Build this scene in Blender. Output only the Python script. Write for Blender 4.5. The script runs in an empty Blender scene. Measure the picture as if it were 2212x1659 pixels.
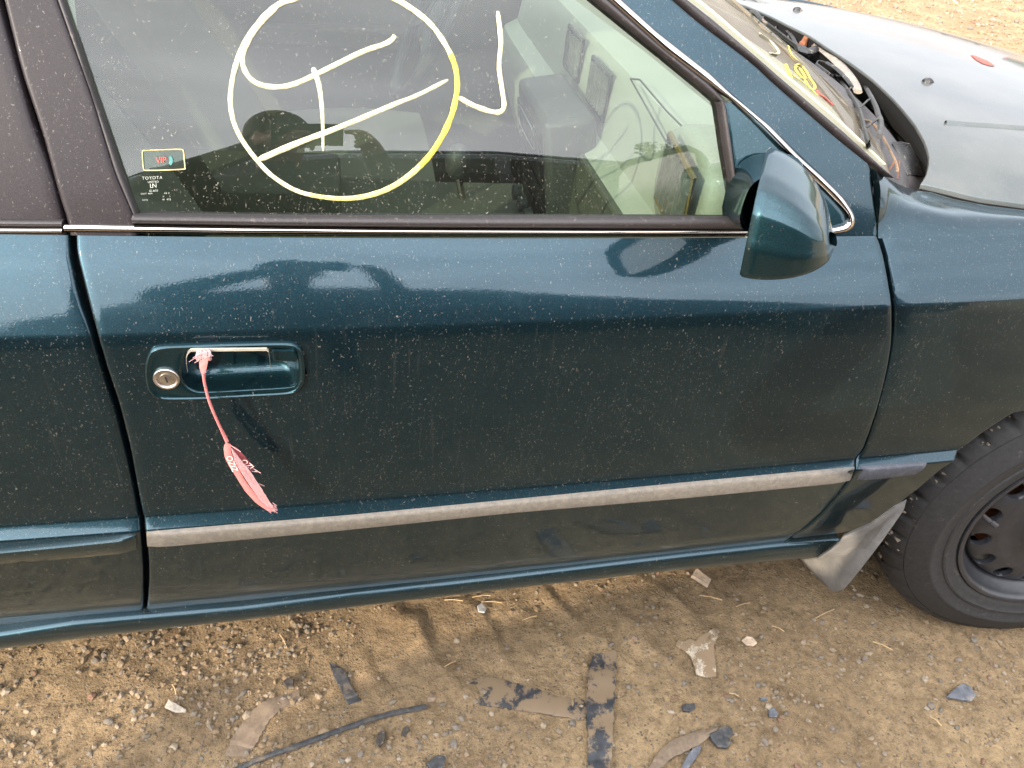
import bpy, math, random
import numpy as np
from mathutils import Vector, Matrix, noise as mnoise
random.seed(7); rng = np.random.default_rng(7)
SC = bpy.context.scene; COL = SC.collection
R_ = math.radians

# ---------------------------------------------------------------- camera
CAM = np.array([0.26564, -0.72886, 1.32764]); FOC = 1682.8   # focal length in units of a 2212 wide frame
RIGHT = np.array([0.97964, -0.17461, 0.09910]); UP = np.array([0.02918, 0.61216, 0.79020]); FWD = np.array([0.19864, 0.77122, -0.60479])
cd = bpy.data.cameras.new('camera'); cam = bpy.data.objects.new('camera', cd); COL.objects.link(cam)
cam.matrix_world = Matrix([[RIGHT[i], UP[i], -FWD[i], CAM[i]] for i in range(3)] + [[0, 0, 0, 1]])
cd.sensor_width = 36; cd.lens = 36 * FOC / 2212; cd.clip_start = .02; cd.clip_end = 2000
SC.camera = cam

# ---------------------------------------------------------------- sky, sun, exposure
SUN_AZ, SUN_EL = R_(46), R_(21)          # light travels towards +x +y, down
sun_dir = Vector((math.sin(SUN_AZ) * math.cos(SUN_EL), math.cos(SUN_AZ) * math.cos(SUN_EL), -math.sin(SUN_EL)))
w = bpy.data.worlds.new('World'); SC.world = w; w.use_nodes = True
nt = w.node_tree; nt.nodes.clear()
def N(nt, typ, **kw):
    n = nt.nodes.new(typ)
    for k, v in kw.items():
        if k in n.inputs: n.inputs[k].default_value = v
        else: setattr(n, k, v)
    return n
def L(nt, a, ao, b, bi): nt.links.new(a.outputs[ao], b.inputs[bi])
out = N(nt, 'ShaderNodeOutputWorld'); bg = N(nt, 'ShaderNodeBackground'); bg.inputs['Strength'].default_value = .15
sky = N(nt, 'ShaderNodeTexSky', sky_type='NISHITA', sun_disc=False, sun_elevation=SUN_EL, sun_rotation=math.pi + SUN_AZ, air_density=1.2, dust_density=1.5, ozone_density=1.0)
tc = N(nt, 'ShaderNodeTexCoord'); mp = N(nt, 'ShaderNodeMapping'); mp.inputs['Scale'].default_value = (1.0, 1.6, 4.5)
L(nt, tc, 'Generated', mp, 'Vector')
cn = N(nt, 'ShaderNodeTexNoise', Scale=2.2, Detail=6.0, Roughness=.55, Distortion=.4); L(nt, mp, 'Vector', cn, 'Vector')
cr = N(nt, 'ShaderNodeMapRange'); cr.inputs['From Min'].default_value = .38; cr.inputs['From Max'].default_value = .66; cr.inputs['To Min'].default_value = .70; cr.inputs['To Max'].default_value = .95
L(nt, cn, 'Fac', cr, 'Value')
cm = N(nt, 'ShaderNodeMix', data_type='RGBA'); L(nt, cr, 'Result', cm, 'Factor'); L(nt, sky, 'Color', cm, 6)
# thin cloud is brighter towards the sun, as haze is
dt = N(nt, 'ShaderNodeVectorMath', operation='DOT_PRODUCT'); L(nt, tc, 'Generated', dt, 0); dt.inputs[1].default_value = tuple(-sun_dir)
dr = N(nt, 'ShaderNodeMapRange', interpolation_type='SMOOTHSTEP'); dr.inputs['From Min'].default_value = -.7; dr.inputs['From Max'].default_value = .95; dr.inputs['To Min'].default_value = .42; dr.inputs['To Max'].default_value = 2.1; L(nt, dt, 'Value', dr, 'Value')
ck = N(nt, 'ShaderNodeVectorMath', operation='SCALE'); ck.inputs[0].default_value = (18.5, 18.8, 19.6); L(nt, dr, 'Result', ck, 'Scale'); L(nt, ck, 'Vector', cm, 7)
L(nt, cm, 2, bg, 'Color'); L(nt, bg, 'Background', out, 'Surface')
sd = bpy.data.lights.new('sun', 'SUN'); sd.energy = 5.0; sd.angle = R_(.6); sd.color = (1, .86, .66)
so = bpy.data.objects.new('sun', sd); COL.objects.link(so); so.rotation_euler = sun_dir.to_track_quat('-Z', 'Y').to_euler()
vs = SC.view_settings; vs.view_transform = 'Standard'; vs.look = 'None'; vs.gamma = 1; vs.exposure = .42; vs.use_curve_mapping = False
SC.cycles.max_bounces = 10; SC.cycles.transparent_max_bounces = 16; SC.cycles.caustics_reflective = False; SC.cycles.caustics_refractive = False

# ---------------------------------------------------------------- helpers
def ray(px):
    v = np.array([(px[0] - 1106) / FOC, -(px[1] - 829.5) / FOC, 1.0])
    return v[0] * RIGHT + v[1] * UP + v[2] * FWD
def hit_plane(px, p0, n):
    d = ray(px); p0 = np.array(p0, float); n = np.array(n, float)
    return CAM + ((p0 - CAM) @ n) / (d @ n) * d
def hitY(px, Y): return hit_plane(px, (0, Y, 0), (0, 1, 0))
def hitX(px, X): return hit_plane(px, (X, 0, 0), (1, 0, 0))
def hitZ(px, Z): return hit_plane(px, (0, 0, Z), (0, 0, 1))
def hit_fun(px, F, lo, hi, n=60):
    """first sign change of F along the camera ray of a picture point"""
    d = ray(px); s0 = lo; f0 = F(CAM + lo * d)
    for i in range(1, n + 1):
        s1 = lo + (hi - lo) * i / n; f1 = F(CAM + s1 * d)
        if f0 < 0 <= f1 or f1 < 0 <= f0:
            for _ in range(30):
                m = (s0 + s1) / 2; fm = F(CAM + m * d)
                if (fm < 0) == (f0 < 0): s0, f0 = m, fm
                else: s1 = m
            return CAM + s1 * d
        s0, f0 = s1, f1
    return CAM + hi * d
def lerp(a, b, t): return a + (b - a) * t
def pl(x, xs, ys): return float(np.interp(x, xs, ys))

def ptag(o, label=None, cat=None, group=None, kind=None):
    if label: o['label'] = label
    if cat: o['category'] = cat
    if group: o['group'] = group
    if kind: o['kind'] = kind
    return o
def mesh(name, verts, faces, mat=None, parent=None, smooth=True, sharp=None):
    me = bpy.data.meshes.new(name); me.from_pydata([tuple(map(float, v)) for v in verts], [], [tuple(f) for f in faces]); me.update()
    if smooth:
        me.polygons.foreach_set('use_smooth', [True] * len(me.polygons))
        if sharp is not None: me.set_sharp_from_angle(angle=R_(sharp))
    o = bpy.data.objects.new(name, me); COL.objects.link(o)
    if mat:
        for m in (mat if isinstance(mat, (list, tuple)) else [mat]): me.materials.append(m)
    if parent: o.parent = parent
    return o
def empty(name, loc):
    o = bpy.data.objects.new(name, None); COL.objects.link(o); o.location = loc; o.empty_display_size = .1; return o
def adopt(o, parent):
    o.parent = parent; o.matrix_parent_inverse = Matrix.Translation(-Vector(parent.location)); return o
class MB:
    """collects shapes that become one mesh"""
    def __init__(s): s.v = []; s.f = []
    def add(s, v, f):
        b = len(s.v); s.v += [tuple(map(float, p)) for p in v]; s.f += [tuple(b + i for i in q) for q in f]; return s
    def grid(s, rows, close_u=False, close_v=False, flip=False):
        m, n = len(rows), len(rows[0]); v = [p for r in rows for p in r]; f = []
        for i in range(m if close_v else m - 1):
            for j in range(n if close_u else n - 1):
                a, b, c_, d = i * n + j, i * n + (j + 1) % n, ((i + 1) % m) * n + (j + 1) % n, ((i + 1) % m) * n + j
                f.append((a, d, c_, b) if flip else (a, b, c_, d))
        return s.add(v, f)
    def box(s, c, h, rot=None):
        v = [Vector((x * h[0], y * h[1], z * h[2])) for x in (-1, 1) for y in (-1, 1) for z in (-1, 1)]
        if rot is not None: v = [rot @ p for p in v]
        c = Vector(c); return s.add([p + c for p in v], [(0, 1, 3, 2), (4, 6, 7, 5), (0, 4, 5, 1), (2, 3, 7, 6), (0, 2, 6, 4), (1, 5, 7, 3)])
    def tube(s, pts, r, n=8, cap=True, flat=None, up=(0, 0, 1)):
        pts = [Vector(p) for p in pts]; rows = []
        for i, p in enumerate(pts):
            t = (pts[min(i + 1, len(pts) - 1)] - pts[max(i - 1, 0)]).normalized()
            u = Vector(up)
            if abs(t.dot(u)) > .95: u = Vector((1, 0, 0))
            a = t.cross(u).normalized(); b = a.cross(t).normalized()
            ri = r[i] if isinstance(r, (list, tuple)) else r
            fl = flat if flat is not None else 1
            rows.append([p + a * (ri * math.cos(2 * math.pi * k / n)) + b * (ri * fl * math.sin(2 * math.pi * k / n)) for k in range(n)])
        b0 = len(s.v); s.grid(rows, close_u=True)
        if cap:
            s.f.append(tuple(b0 + k for k in range(n))[::-1]); e = b0 + (len(rows) - 1) * n; s.f.append(tuple(e + k for k in range(n)))
        return s
    def lathe(s, c, axis, prof, n=32, ref=None):
        """prof: (radius, offset along axis)"""
        ax = Vector(axis).normalized(); u = Vector(ref) if ref else (Vector((0, 0, 1)) if abs(ax.z) < .9 else Vector((1, 0, 0)))
        u = (u - ax * u.dot(ax)).normalized(); w_ = ax.cross(u); c = Vector(c)
        return s.grid([[c + ax * h + (u * math.cos(2 * math.pi * k / n) + w_ * math.sin(2 * math.pi * k / n)) * r for k in range(n)] for r, h in prof], close_u=True)
    def prism(s, poly, n, t):
        """closed polygon of 3d points, thickness t along n"""
        n = Vector(n); k = len(poly); a = [Vector(p) for p in poly]; b = [p + n * t for p in a]
        return s.add(a + b, [tuple(range(k)), tuple(range(2 * k - 1, k - 1, -1))] + [(i, k + i, k + (i + 1) % k, (i + 1) % k) for i in range(k)])
    def ico(s, c, r, sub=1, jit=0., sq=(1, 1, 1)):
        import bmesh
        bm = bmesh.new(); bmesh.ops.create_icosphere(bm, subdivisions=sub, radius=1)
        v = []
        for q in bm.verts:
            k = 1 + random.uniform(-jit, jit); v.append((c[0] + q.co.x * r * sq[0] * k, c[1] + q.co.y * r * sq[1] * k, c[2] + q.co.z * r * sq[2] * k))
        f = [tuple(x.index for x in q.verts) for q in bm.faces]; bm.free(); return s.add(v, f)
    def obj(s, name, mat=None, parent=None, smooth=True, sharp=40):
        return mesh(name, s.v, s.f, mat, parent, smooth, sharp)
def fill_poly(poly3, name, mat, parent, normal, thick, bevel=0.0, smooth=False):
    m = MB().prism(poly3, normal, thick)
    o = m.obj(name, mat, parent, smooth, 30)
    if bevel: bev(o, bevel)
    return o
def bev(o, wdt, seg=2, ang=35):
    b = o.modifiers.new('bevel', 'BEVEL'); b.width = wdt; b.segments = seg; b.limit_method = 'ANGLE'; b.angle_limit = R_(ang); return o
def catmull(pts, n=6, closed=False):
    P = [np.array(p, float) for p in pts]; out = []; m = len(P)
    rngm = range(m if closed else m - 1)
    for i in rngm:
        p0 = P[(i - 1) % m] if closed or i > 0 else 2 * P[0] - P[1]; p1 = P[i]; p2 = P[(i + 1) % m]
        p3 = P[(i + 2) % m] if closed or i + 2 < m else 2 * P[-1] - P[-2]
        for k in range(n):
            t = k / n; out.append(.5 * ((2 * p1) + (-p0 + p2) * t + (2 * p0 - 5 * p1 + 4 * p2 - p3) * t * t + (-p0 + 3 * p1 - 3 * p2 + p3) * t ** 3))
    if not closed: out.append(P[-1])
    return out
def resample(pts, n):
    P = np.array(pts, float); d = np.r_[0, np.cumsum(np.linalg.norm(np.diff(P, axis=0), axis=1))]
    return [np.array([np.interp(t, d, P[:, k]) for k in range(P.shape[1])]) for t in np.linspace(0, d[-1], n)]
def inside(p, poly):
    c = False; n = len(poly); j = n - 1
    for i in range(n):
        if (poly[i][1] > p[1]) != (poly[j][1] > p[1]) and p[0] < (poly[j][0] - poly[i][0]) * (p[1] - poly[i][1]) / (poly[j][1] - poly[i][1]) + poly[i][0]: c = not c
        j = i
    return c
def text_mesh(body, size, name, mat, parent, origin, ax, ay, lift, spacing=1.0, align='CENTER', depth=0.0):
    cu = bpy.data.curves.new(name, 'FONT'); cu.body = body; cu.size = size; cu.align_x = align; cu.align_y = 'CENTER'; cu.space_character = spacing; cu.extrude = depth; cu.resolution_u = 3
    t = bpy.data.objects.new('tmp_text', cu); COL.objects.link(t); bpy.context.view_layer.update()
    me = bpy.data.meshes.new_from_object(t.evaluated_get(bpy.context.evaluated_depsgraph_get()))
    bpy.data.objects.remove(t); ax = Vector(ax).normalized(); ay = Vector(ay).normalized(); az = ax.cross(ay).normalized(); o3 = Vector(origin)
    v = [o3 + ax * q.co.x + ay * q.co.y + az * (q.co.z + lift) for q in me.vertices]; f = [tuple(p.vertices) for p in me.polygons]
    bpy.data.meshes.remove(me)
    return (v, f) if name is None or mat is None else mesh(name, v, f, mat, parent, False)

# ---------------------------------------------------------------- materials
def newmat(name):
    m = bpy.data.materials.new(name); m.use_nodes = True; nt = m.node_tree; nt.nodes.clear()
    return m, nt, N(nt, 'ShaderNodeOutputMaterial')
def simple(name, col, rough=.6, metal=0., bump=0., scale=60., var=.25, coat=0., spec=.5, dust=0., dustcol=(.36, .29, .21), edge=None):
    m, nt, o = newmat(name); p = N(nt, 'ShaderNodeBsdfPrincipled'); tc = N(nt, 'ShaderNodeTexCoord')
    nz = N(nt, 'ShaderNodeTexNoise', Scale=scale, Detail=5.0, Roughness=.6); L(nt, tc, 'Object', nz, 'Vector')
    mr = N(nt, 'ShaderNodeMapRange'); mr.inputs['From Min'].default_value = .3; mr.inputs['From Max'].default_value = .7; mr.inputs['To Min'].default_value = 1 - var; mr.inputs['To Max'].default_value = 1 + var
    L(nt, nz, 'Fac', mr, 'Value')
    mx = N(nt, 'ShaderNodeVectorMath', operation='SCALE'); mx.inputs[0].default_value = col; L(nt, mr, 'Result', mx, 'Scale')
    cur = (mx, 'Vector')
    if dust > 0:
        n2 = N(nt, 'ShaderNodeTexNoise', Scale=scale * .35, Detail=8.0, Roughness=.72); L(nt, tc, 'Object', n2, 'Vector')
        r2 = N(nt, 'ShaderNodeMapRange'); r2.inputs['From Min'].default_value = .62 - .35 * dust; r2.inputs['From Max'].default_value = (.8 - .3 * dust) if edge is None else .62 - .35 * dust + edge; L(nt, n2, 'Fac', r2, 'Value')
        dm = N(nt, 'ShaderNodeMix', data_type='RGBA'); L(nt, r2, 'Result', dm, 'Factor'); L(nt, mx, 'Vector', dm, 6); dm.inputs[7].default_value = (*dustcol, 1); cur = (dm, 2)
    nt.links.new(cur[0].outputs[cur[1]], p.inputs['Base Color'])
    p.inputs['Roughness'].default_value = rough; p.inputs['Metallic'].default_value = metal; p.inputs['Coat Weight'].default_value = coat; p.inputs['Specular IOR Level'].default_value = spec
    if bump:
        b = N(nt, 'ShaderNodeBump', Strength=bump, Distance=.002); L(nt, nz, 'Fac', b, 'Height'); L(nt, b, 'Normal', p, 'Normal')
    L(nt, p, 'BSDF', o, 'Surface'); return m
def dust_mask(nt, tc, streak=1.0, dens=.5, film=.03, low=0.0, low_z=(.40, .29)):
    """specks and rain streaks of dried dust in object space"""
    mp = N(nt, 'ShaderNodeMapping'); mp.inputs['Scale'].default_value = (1, 1, .62); L(nt, tc, 'Object', mp, 'Vector')
    wn = N(nt, 'ShaderNodeTexNoise', Scale=140.0, Detail=2.0); L(nt, mp, 'Vector', wn, 'Vector')
    wm = N(nt, 'ShaderNodeMix', data_type='RGBA', blend_type='LINEAR_LIGHT'); wm.inputs[0].default_value = .006; L(nt, mp, 'Vector', wm, 6); L(nt, wn, 'Color', wm, 7)
    outs = []
    for sc, th in ((460.0, .17), (210.0, .07)):
        vo = N(nt, 'ShaderNodeTexVoronoi', Scale=sc, Randomness=1.0); L(nt, wm, 2, vo, 'Vector')
        lo = N(nt, 'ShaderNodeTexNoise', Scale=9.0, Detail=4.0, Roughness=.65); L(nt, tc, 'Object', lo, 'Vector')
        # keep a random part of the cells
        sep = N(nt, 'ShaderNodeSeparateColor'); L(nt, vo, 'Color', sep, 'Color')
        ad = N(nt, 'ShaderNodeMath', operation='MULTIPLY_ADD'); L(nt, lo, 'Fac', ad, 0); ad.inputs[1].default_value = 1.5; ad.inputs[2].default_value = -.75 + dens
        lt = N(nt, 'ShaderNodeMath', operation='LESS_THAN'); L(nt, sep, 'Red', lt, 0); L(nt, ad, 'Value', lt, 1)
        mr = N(nt, 'ShaderNodeMapRange'); mr.inputs['From Min'].default_value = th; mr.inputs['From Max'].default_value = th * 1.9; mr.inputs['To Min'].default_value = 1; mr.inputs['To Max'].default_value = 0; L(nt, vo, 'Distance', mr, 'Value')
        mu = N(nt, 'ShaderNodeMath', operation='MULTIPLY'); L(nt, mr, 'Result', mu, 0); L(nt, lt, 'Value', mu, 1)
        m2 = N(nt, 'ShaderNodeMath', operation='MULTIPLY'); L(nt, mu, 'Value', m2, 0); L(nt, sep, 'Green', m2, 1); outs.append(m2)
    a = N(nt, 'ShaderNodeMath', operation='MAXIMUM'); L(nt, outs[0], 'Value', a, 0); L(nt, outs[1], 'Value', a, 1)
    # thin vertical run marks
    ms = N(nt, 'ShaderNodeMapping'); ms.inputs['Scale'].default_value = (1, 1, .045); L(nt, tc, 'Object', ms, 'Vector')
    ns = N(nt, 'ShaderNodeTexNoise', Scale=150.0, Detail=4.0, Roughness=.7); L(nt, ms, 'Vector', ns, 'Vector')
    sr = N(nt, 'ShaderNodeMapRange'); sr.inputs['From Min'].default_value = .6; sr.inputs['From Max'].default_value = .8; sr.inputs['To Max'].default_value = .035 * streak; L(nt, ns, 'Fac', sr, 'Value')
    ah = N(nt, 'ShaderNodeMath', operation='MULTIPLY'); L(nt, a, 'Value', ah, 0); ah.inputs[1].default_value = .27; a = ah
    b = N(nt, 'ShaderNodeMath', operation='ADD', use_clamp=True); L(nt, a, 'Value', b, 0); L(nt, sr, 'Result', b, 1)
    # soft film
    fn = N(nt, 'ShaderNodeTexNoise', Scale=5.0, Detail=6.0, Roughness=.6); L(nt, tc, 'Object', fn, 'Vector')
    fm = N(nt, 'ShaderNodeMath', operation='MULTIPLY'); L(nt, fn, 'Fac', fm, 0); fm.inputs[1].default_value = film * 2
    c = N(nt, 'ShaderNodeMath', operation='ADD', use_clamp=True); L(nt, b, 'Value', c, 0); L(nt, fm, 'Value', c, 1)
    if low:
        sx = N(nt, 'ShaderNodeSeparateXYZ'); L(nt, tc, 'Object', sx, 'Vector')
        zr = N(nt, 'ShaderNodeMapRange'); zr.inputs['From Min'].default_value = low_z[0]; zr.inputs['From Max'].default_value = low_z[1]; zr.inputs['To Max'].default_value = low; L(nt, sx, 'Z', zr, 'Value')
        mh = N(nt, 'ShaderNodeMapping'); mh.inputs['Scale'].default_value = (.1, 1, 1); L(nt, tc, 'Object', mh, 'Vector')
        nh = N(nt, 'ShaderNodeTexNoise', Scale=140.0, Detail=5.0, Roughness=.75); L(nt, mh, 'Vector', nh, 'Vector')
        hr = N(nt, 'ShaderNodeMapRange'); hr.inputs['From Min'].default_value = .42; hr.inputs['From Max'].default_value = .75; L(nt, nh, 'Fac', hr, 'Value')
        hm = N(nt, 'ShaderNodeMath', operation='MULTIPLY'); L(nt, hr, 'Result', hm, 0); L(nt, zr, 'Result', hm, 1)
        z2 = N(nt, 'ShaderNodeMath', operation='MULTIPLY'); L(nt, zr, 'Result', z2, 0); z2.inputs[1].default_value = .25
        c2 = N(nt, 'ShaderNodeMath', operation='ADD', use_clamp=True); L(nt, c, 'Value', c2, 0); L(nt, hm, 'Value', c2, 1)
        c3 = N(nt, 'ShaderNodeMath', operation='ADD', use_clamp=True); L(nt, c2, 'Value', c3, 0); L(nt, z2, 'Value', c3, 1); c = c3
    return c
def paint(name, base, dust=True, dens=.5, film=.02, low=0., streak=1., rough=.36, coat_ior=1.48, metal=.8, coat=1., spec=.5, tint=(.76, .90, 1.0), low_z=(.40, .29)):
    m, nt, o = newmat(name); p = N(nt, 'ShaderNodeBsdfPrincipled'); tc = N(nt, 'ShaderNodeTexCoord')
    fl = N(nt, 'ShaderNodeTexVoronoi', Scale=1400.0); L(nt, tc, 'Object', fl, 'Vector')
    fs = N(nt, 'ShaderNodeSeparateColor'); L(nt, fl, 'Color', fs, 'Color')
    fr = N(nt, 'ShaderNodeMapRange'); fr.inputs['To Min'].default_value = .6; fr.inputs['To Max'].default_value = 1.5; L(nt, fs, 'Red', fr, 'Value')
    mx = N(nt, 'ShaderNodeVectorMath', operation='SCALE'); mx.inputs[0].default_value = base; L(nt, fr, 'Result', mx, 'Scale'); L(nt, mx, 'Vector', p, 'Base Color')
    p.inputs['Metallic'].default_value = metal; p.inputs['Roughness'].default_value = rough; p.inputs['Specular IOR Level'].default_value = spec
    wv = N(nt, 'ShaderNodeTexNoise', Scale=6.0, Detail=2.0); L(nt, tc, 'Object', wv, 'Vector')
    op = N(nt, 'ShaderNodeTexNoise', Scale=420.0, Detail=2.0); L(nt, tc, 'Object', op, 'Vector')
    b1 = N(nt, 'ShaderNodeBump', Strength=.05, Distance=.0006); L(nt, op, 'Fac', b1, 'Height')
    b2 = N(nt, 'ShaderNodeBump', Strength=.06, Distance=.01); L(nt, wv, 'Fac', b2, 'Height'); L(nt, b1, 'Normal', b2, 'Normal')
    g = N(nt, 'ShaderNodeBsdfGlossy'); g.inputs['Roughness'].default_value = .025; g.inputs['Color'].default_value = (*tint, 1); L(nt, b2, 'Normal', g, 'Normal')
    fz = N(nt, 'ShaderNodeFresnel', IOR=coat_ior); fk = N(nt, 'ShaderNodeMath', operation='MULTIPLY'); L(nt, fz, 'Fac', fk, 0); fk.inputs[1].default_value = coat
    gb = N(nt, 'ShaderNodeNewGeometry'); gi = N(nt, 'ShaderNodeMapRange'); gi.inputs['To Min'].default_value = coat_ior; gi.inputs['To Max'].default_value = 1 / coat_ior; L(nt, gb, 'Backfacing', gi, 'Value'); L(nt, gi, 'Result', fz, 'IOR')
    cs = N(nt, 'ShaderNodeMixShader'); L(nt, fk, 'Value', cs, 'Fac'); L(nt, p, 'BSDF', cs, 1); L(nt, g, 'BSDF', cs, 2)
    if dust:
        mk = dust_mask(nt, tc, streak, dens, film, low, low_z)
        d = N(nt, 'ShaderNodeBsdfDiffuse'); d.inputs['Color'].default_value = (.36, .34, .30, 1)
        ms = N(nt, 'ShaderNodeMixShader'); L(nt, mk, 'Value', ms, 'Fac'); L(nt, cs, 'Shader', ms, 1); L(nt, d, 'BSDF', ms, 2); L(nt, ms, 'Shader', o, 'Surface')
    else: L(nt, cs, 'Shader', o, 'Surface')
    return m
def glass(name, tint, refl=.2, dens=.5, film=.02, streak=1., fmul=1.15, dcol=(.5, .46, .38)):
    m, nt, o = newmat(name); tc = N(nt, 'ShaderNodeTexCoord')
    t = N(nt, 'ShaderNodeBsdfTransparent'); t.inputs['Color'].default_value = (*tint, 1)
    g = N(nt, 'ShaderNodeBsdfGlossy'); g.inputs['Roughness'].default_value = 0.0; g.inputs['Color'].default_value = (1, 1, 1, 1)
    fz = N(nt, 'ShaderNodeFresnel', IOR=1.52); f2 = N(nt, 'ShaderNodeMath', operation='MULTIPLY_ADD', use_clamp=True); L(nt, fz, 'Fac', f2, 0); gb = N(nt, 'ShaderNodeNewGeometry'); gi = N(nt, 'ShaderNodeMapRange'); gi.inputs['To Min'].default_value = 1.52; gi.inputs['To Max'].default_value = 1 / 1.52; L(nt, gb, 'Backfacing', gi, 'Value'); L(nt, gi, 'Result', fz, 'IOR'); f2.inputs[1].default_value = fmul; f2.inputs[2].default_value = refl
    mx = N(nt, 'ShaderNodeMixShader'); L(nt, f2, 'Value', mx, 'Fac'); L(nt, t, 'BSDF', mx, 1); L(nt, g, 'BSDF', mx, 2)
    mk = dust_mask(nt, tc, streak, dens, film); d = N(nt, 'ShaderNodeBsdfDiffuse'); d.inputs['Color'].default_value = (*dcol, 1)
    ms = N(nt, 'ShaderNodeMixShader'); L(nt, mk, 'Value', ms, 'Fac'); L(nt, mx, 'Shader', ms, 1); L(nt, d, 'BSDF', ms, 2); L(nt, ms, 'Shader', o, 'Surface')
    return m
M = {}
M['paint'] = paint('teal_metallic_paint', (.0010, .017, .027), dens=.34, film=.005, low=.16)
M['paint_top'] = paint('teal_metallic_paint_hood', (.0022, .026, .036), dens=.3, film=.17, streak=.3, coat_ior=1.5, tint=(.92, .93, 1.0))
M['paint_sill'] = paint('teal_metallic_paint_sill', (.0013, .018, .028), dens=.2, film=.004, low=.03, streak=.2)
M['paint_clean'] = paint('teal_metallic_paint_mirror', (.002, .024, .032), dens=.1, film=.004, streak=.2)
M['black_trim'] = paint('black_door_frame_film', (.014, .010, .012), dens=.25, film=.006, streak=.2, rough=.42, coat_ior=1.35, metal=0., coat=.1, spec=.22)
M['rubber'] = simple('black_rubber', (.024, .020, .021), .5, bump=.12, scale=420, dust=.10, dustcol=(.16, .13, .12))
M['chrome'] = simple('bright_trim', (.62, .56, .52), .12, metal=1, var=.06, scale=40)
M['mould'] = simple('grey_faded_moulding', (.115, .105, .095), .75, bump=.2, scale=320, var=.14, dust=.5, dustcol=(.16, .143, .123))
M['mould_f'] = simple('dark_blue_grey_moulding', (.055, .06, .075), .6, bump=.15, scale=320, var=.14, dust=.35, dustcol=(.11, .11, .115))  # less dusty fender piece, with shade put into its blue-grey colour
M['mould_dark'] = paint('teal_painted_moulding', (.004, .02, .025), dens=.2, film=.02, streak=.3)
M['dark'] = simple('dark_cavity', (.006, .006, .007), .9)
M['glass'] = glass('green_tinted_window_glass', (.50, .59, .53), refl=.0, dens=.30, film=.004)
M['wglass'] = glass('dusty_windshield_glass', (.72, .78, .72), refl=.0, dens=.7, film=.26, fmul=.55, dcol=(.34, .29, .22))
M['tyre'] = simple('tyre_rubber', (.022, .021, .021), .75, bump=.25, scale=120, var=.3, dust=.06, dustcol=(.10, .085, .07))
M['steel'] = simple('black_steel_wheel', (.022, .023, .027), .42, bump=.1, scale=60, coat=.15, dust=.12, dustcol=(.1, .085, .07))
M['steel_grey'] = simple('dusty_wheel_hub_metal', (.09, .085, .08), .5, metal=.5, bump=.15, scale=60, dust=.3)
M['flap'] = simple('dusty_mud_flap_plastic', (.155, .15, .145), .65, bump=.08, scale=40, var=.18, dust=.3, dustcol=(.25, .235, .215))
M['plastic'] = simple('black_plastic', (.018, .018, .019), .45, bump=.12, scale=180, dust=.15)
M['cowl'] = simple('grey_cowl_plastic', (.05, .045, .046), .6, bump=.15, scale=220, dust=.22, dustcol=(.13, .105, .09))
M['metal'] = simple('lock_metal', (.62, .58, .54), .3, metal=1, var=.15, scale=200)
M['lever'] = simple('bare_handle_metal', (.6, .56, .47), .35, metal=.6, var=.15, scale=120)
M['rust'] = simple('rusty_steel', (.17, .06, .025), .8, bump=.4, scale=120, var=.5)
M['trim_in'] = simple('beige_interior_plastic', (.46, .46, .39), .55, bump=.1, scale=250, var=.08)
M['card'] = simple('shaded_beige_trim', (.13, .125, .10), .7, bump=.1, scale=250, var=.08)  # beige trim with the shade of the lower cabin put into its colour
M['trim_dk'] = simple('dark_grey_interior_plastic', (.075, .075, .072), .5, bump=.1, scale=250)
M['cloth'] = simple('grey_beige_seat_fabric', (.22, .21, .175), .9, bump=.3, scale=500, var=.1)
M['carpet'] = simple('brown_carpet', (.05, .042, .03), .95, bump=.4, scale=400)
M['brass'] = simple('tarnished_vent_rim', (.36, .26, .11), .45, metal=.6, var=.4, scale=300)
M['brown_seal'] = simple('dusty_seal', (.20, .13, .08), .9, var=.4, scale=300)
M['yellow'] = simple('yellow_paint_pen', (.56, .43, .05), .6, var=.38, scale=210, bump=.35)
M['yellow2'] = simple('faded_yellow_paint_pen', (.50, .43, .15), .6, var=.38, scale=210, bump=.35)
M['white_mark'] = simple('pale_yellow_paint_pen', (.44, .40, .25), .6, var=.38, scale=210, bump=.35)
M['red'] = simple('red_marking', (.62, .07, .05), .6, var=.3, scale=300)
M['teal_print'] = simple('teal_print', (.03, .16, .15), .5)
M['gold'] = simple('gold_print', (.40, .32, .14), .5, var=.2)
M['etch'] = simple('etched_glass_print', (.30, .32, .28), .7, var=.2, scale=400)
m_, nt_, o_ = newmat('clear_sticker_film'); t_ = N(nt_, 'ShaderNodeBsdfTransparent'); t_.inputs['Color'].default_value = (.86, .92, .88, 1); d_ = N(nt_, 'ShaderNodeBsdfDiffuse'); d_.inputs['Color'].default_value = (.4, .45, .42, 1)
x_ = N(nt_, 'ShaderNodeMixShader'); x_.inputs['Fac'].default_value = .04; L(nt_, t_, 'BSDF', x_, 1); L(nt_, d_, 'BSDF', x_, 2); L(nt_, x_, 'Shader', o_, 'Surface'); M['decal'] = m_
M['arm'] = simple('dusty_taupe_wiper_arm', (.20, .175, .15), .55, var=.15, scale=80, dust=.3)
M['slat'] = simple('grey_vent_slats', (.20, .20, .18), .5)
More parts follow.
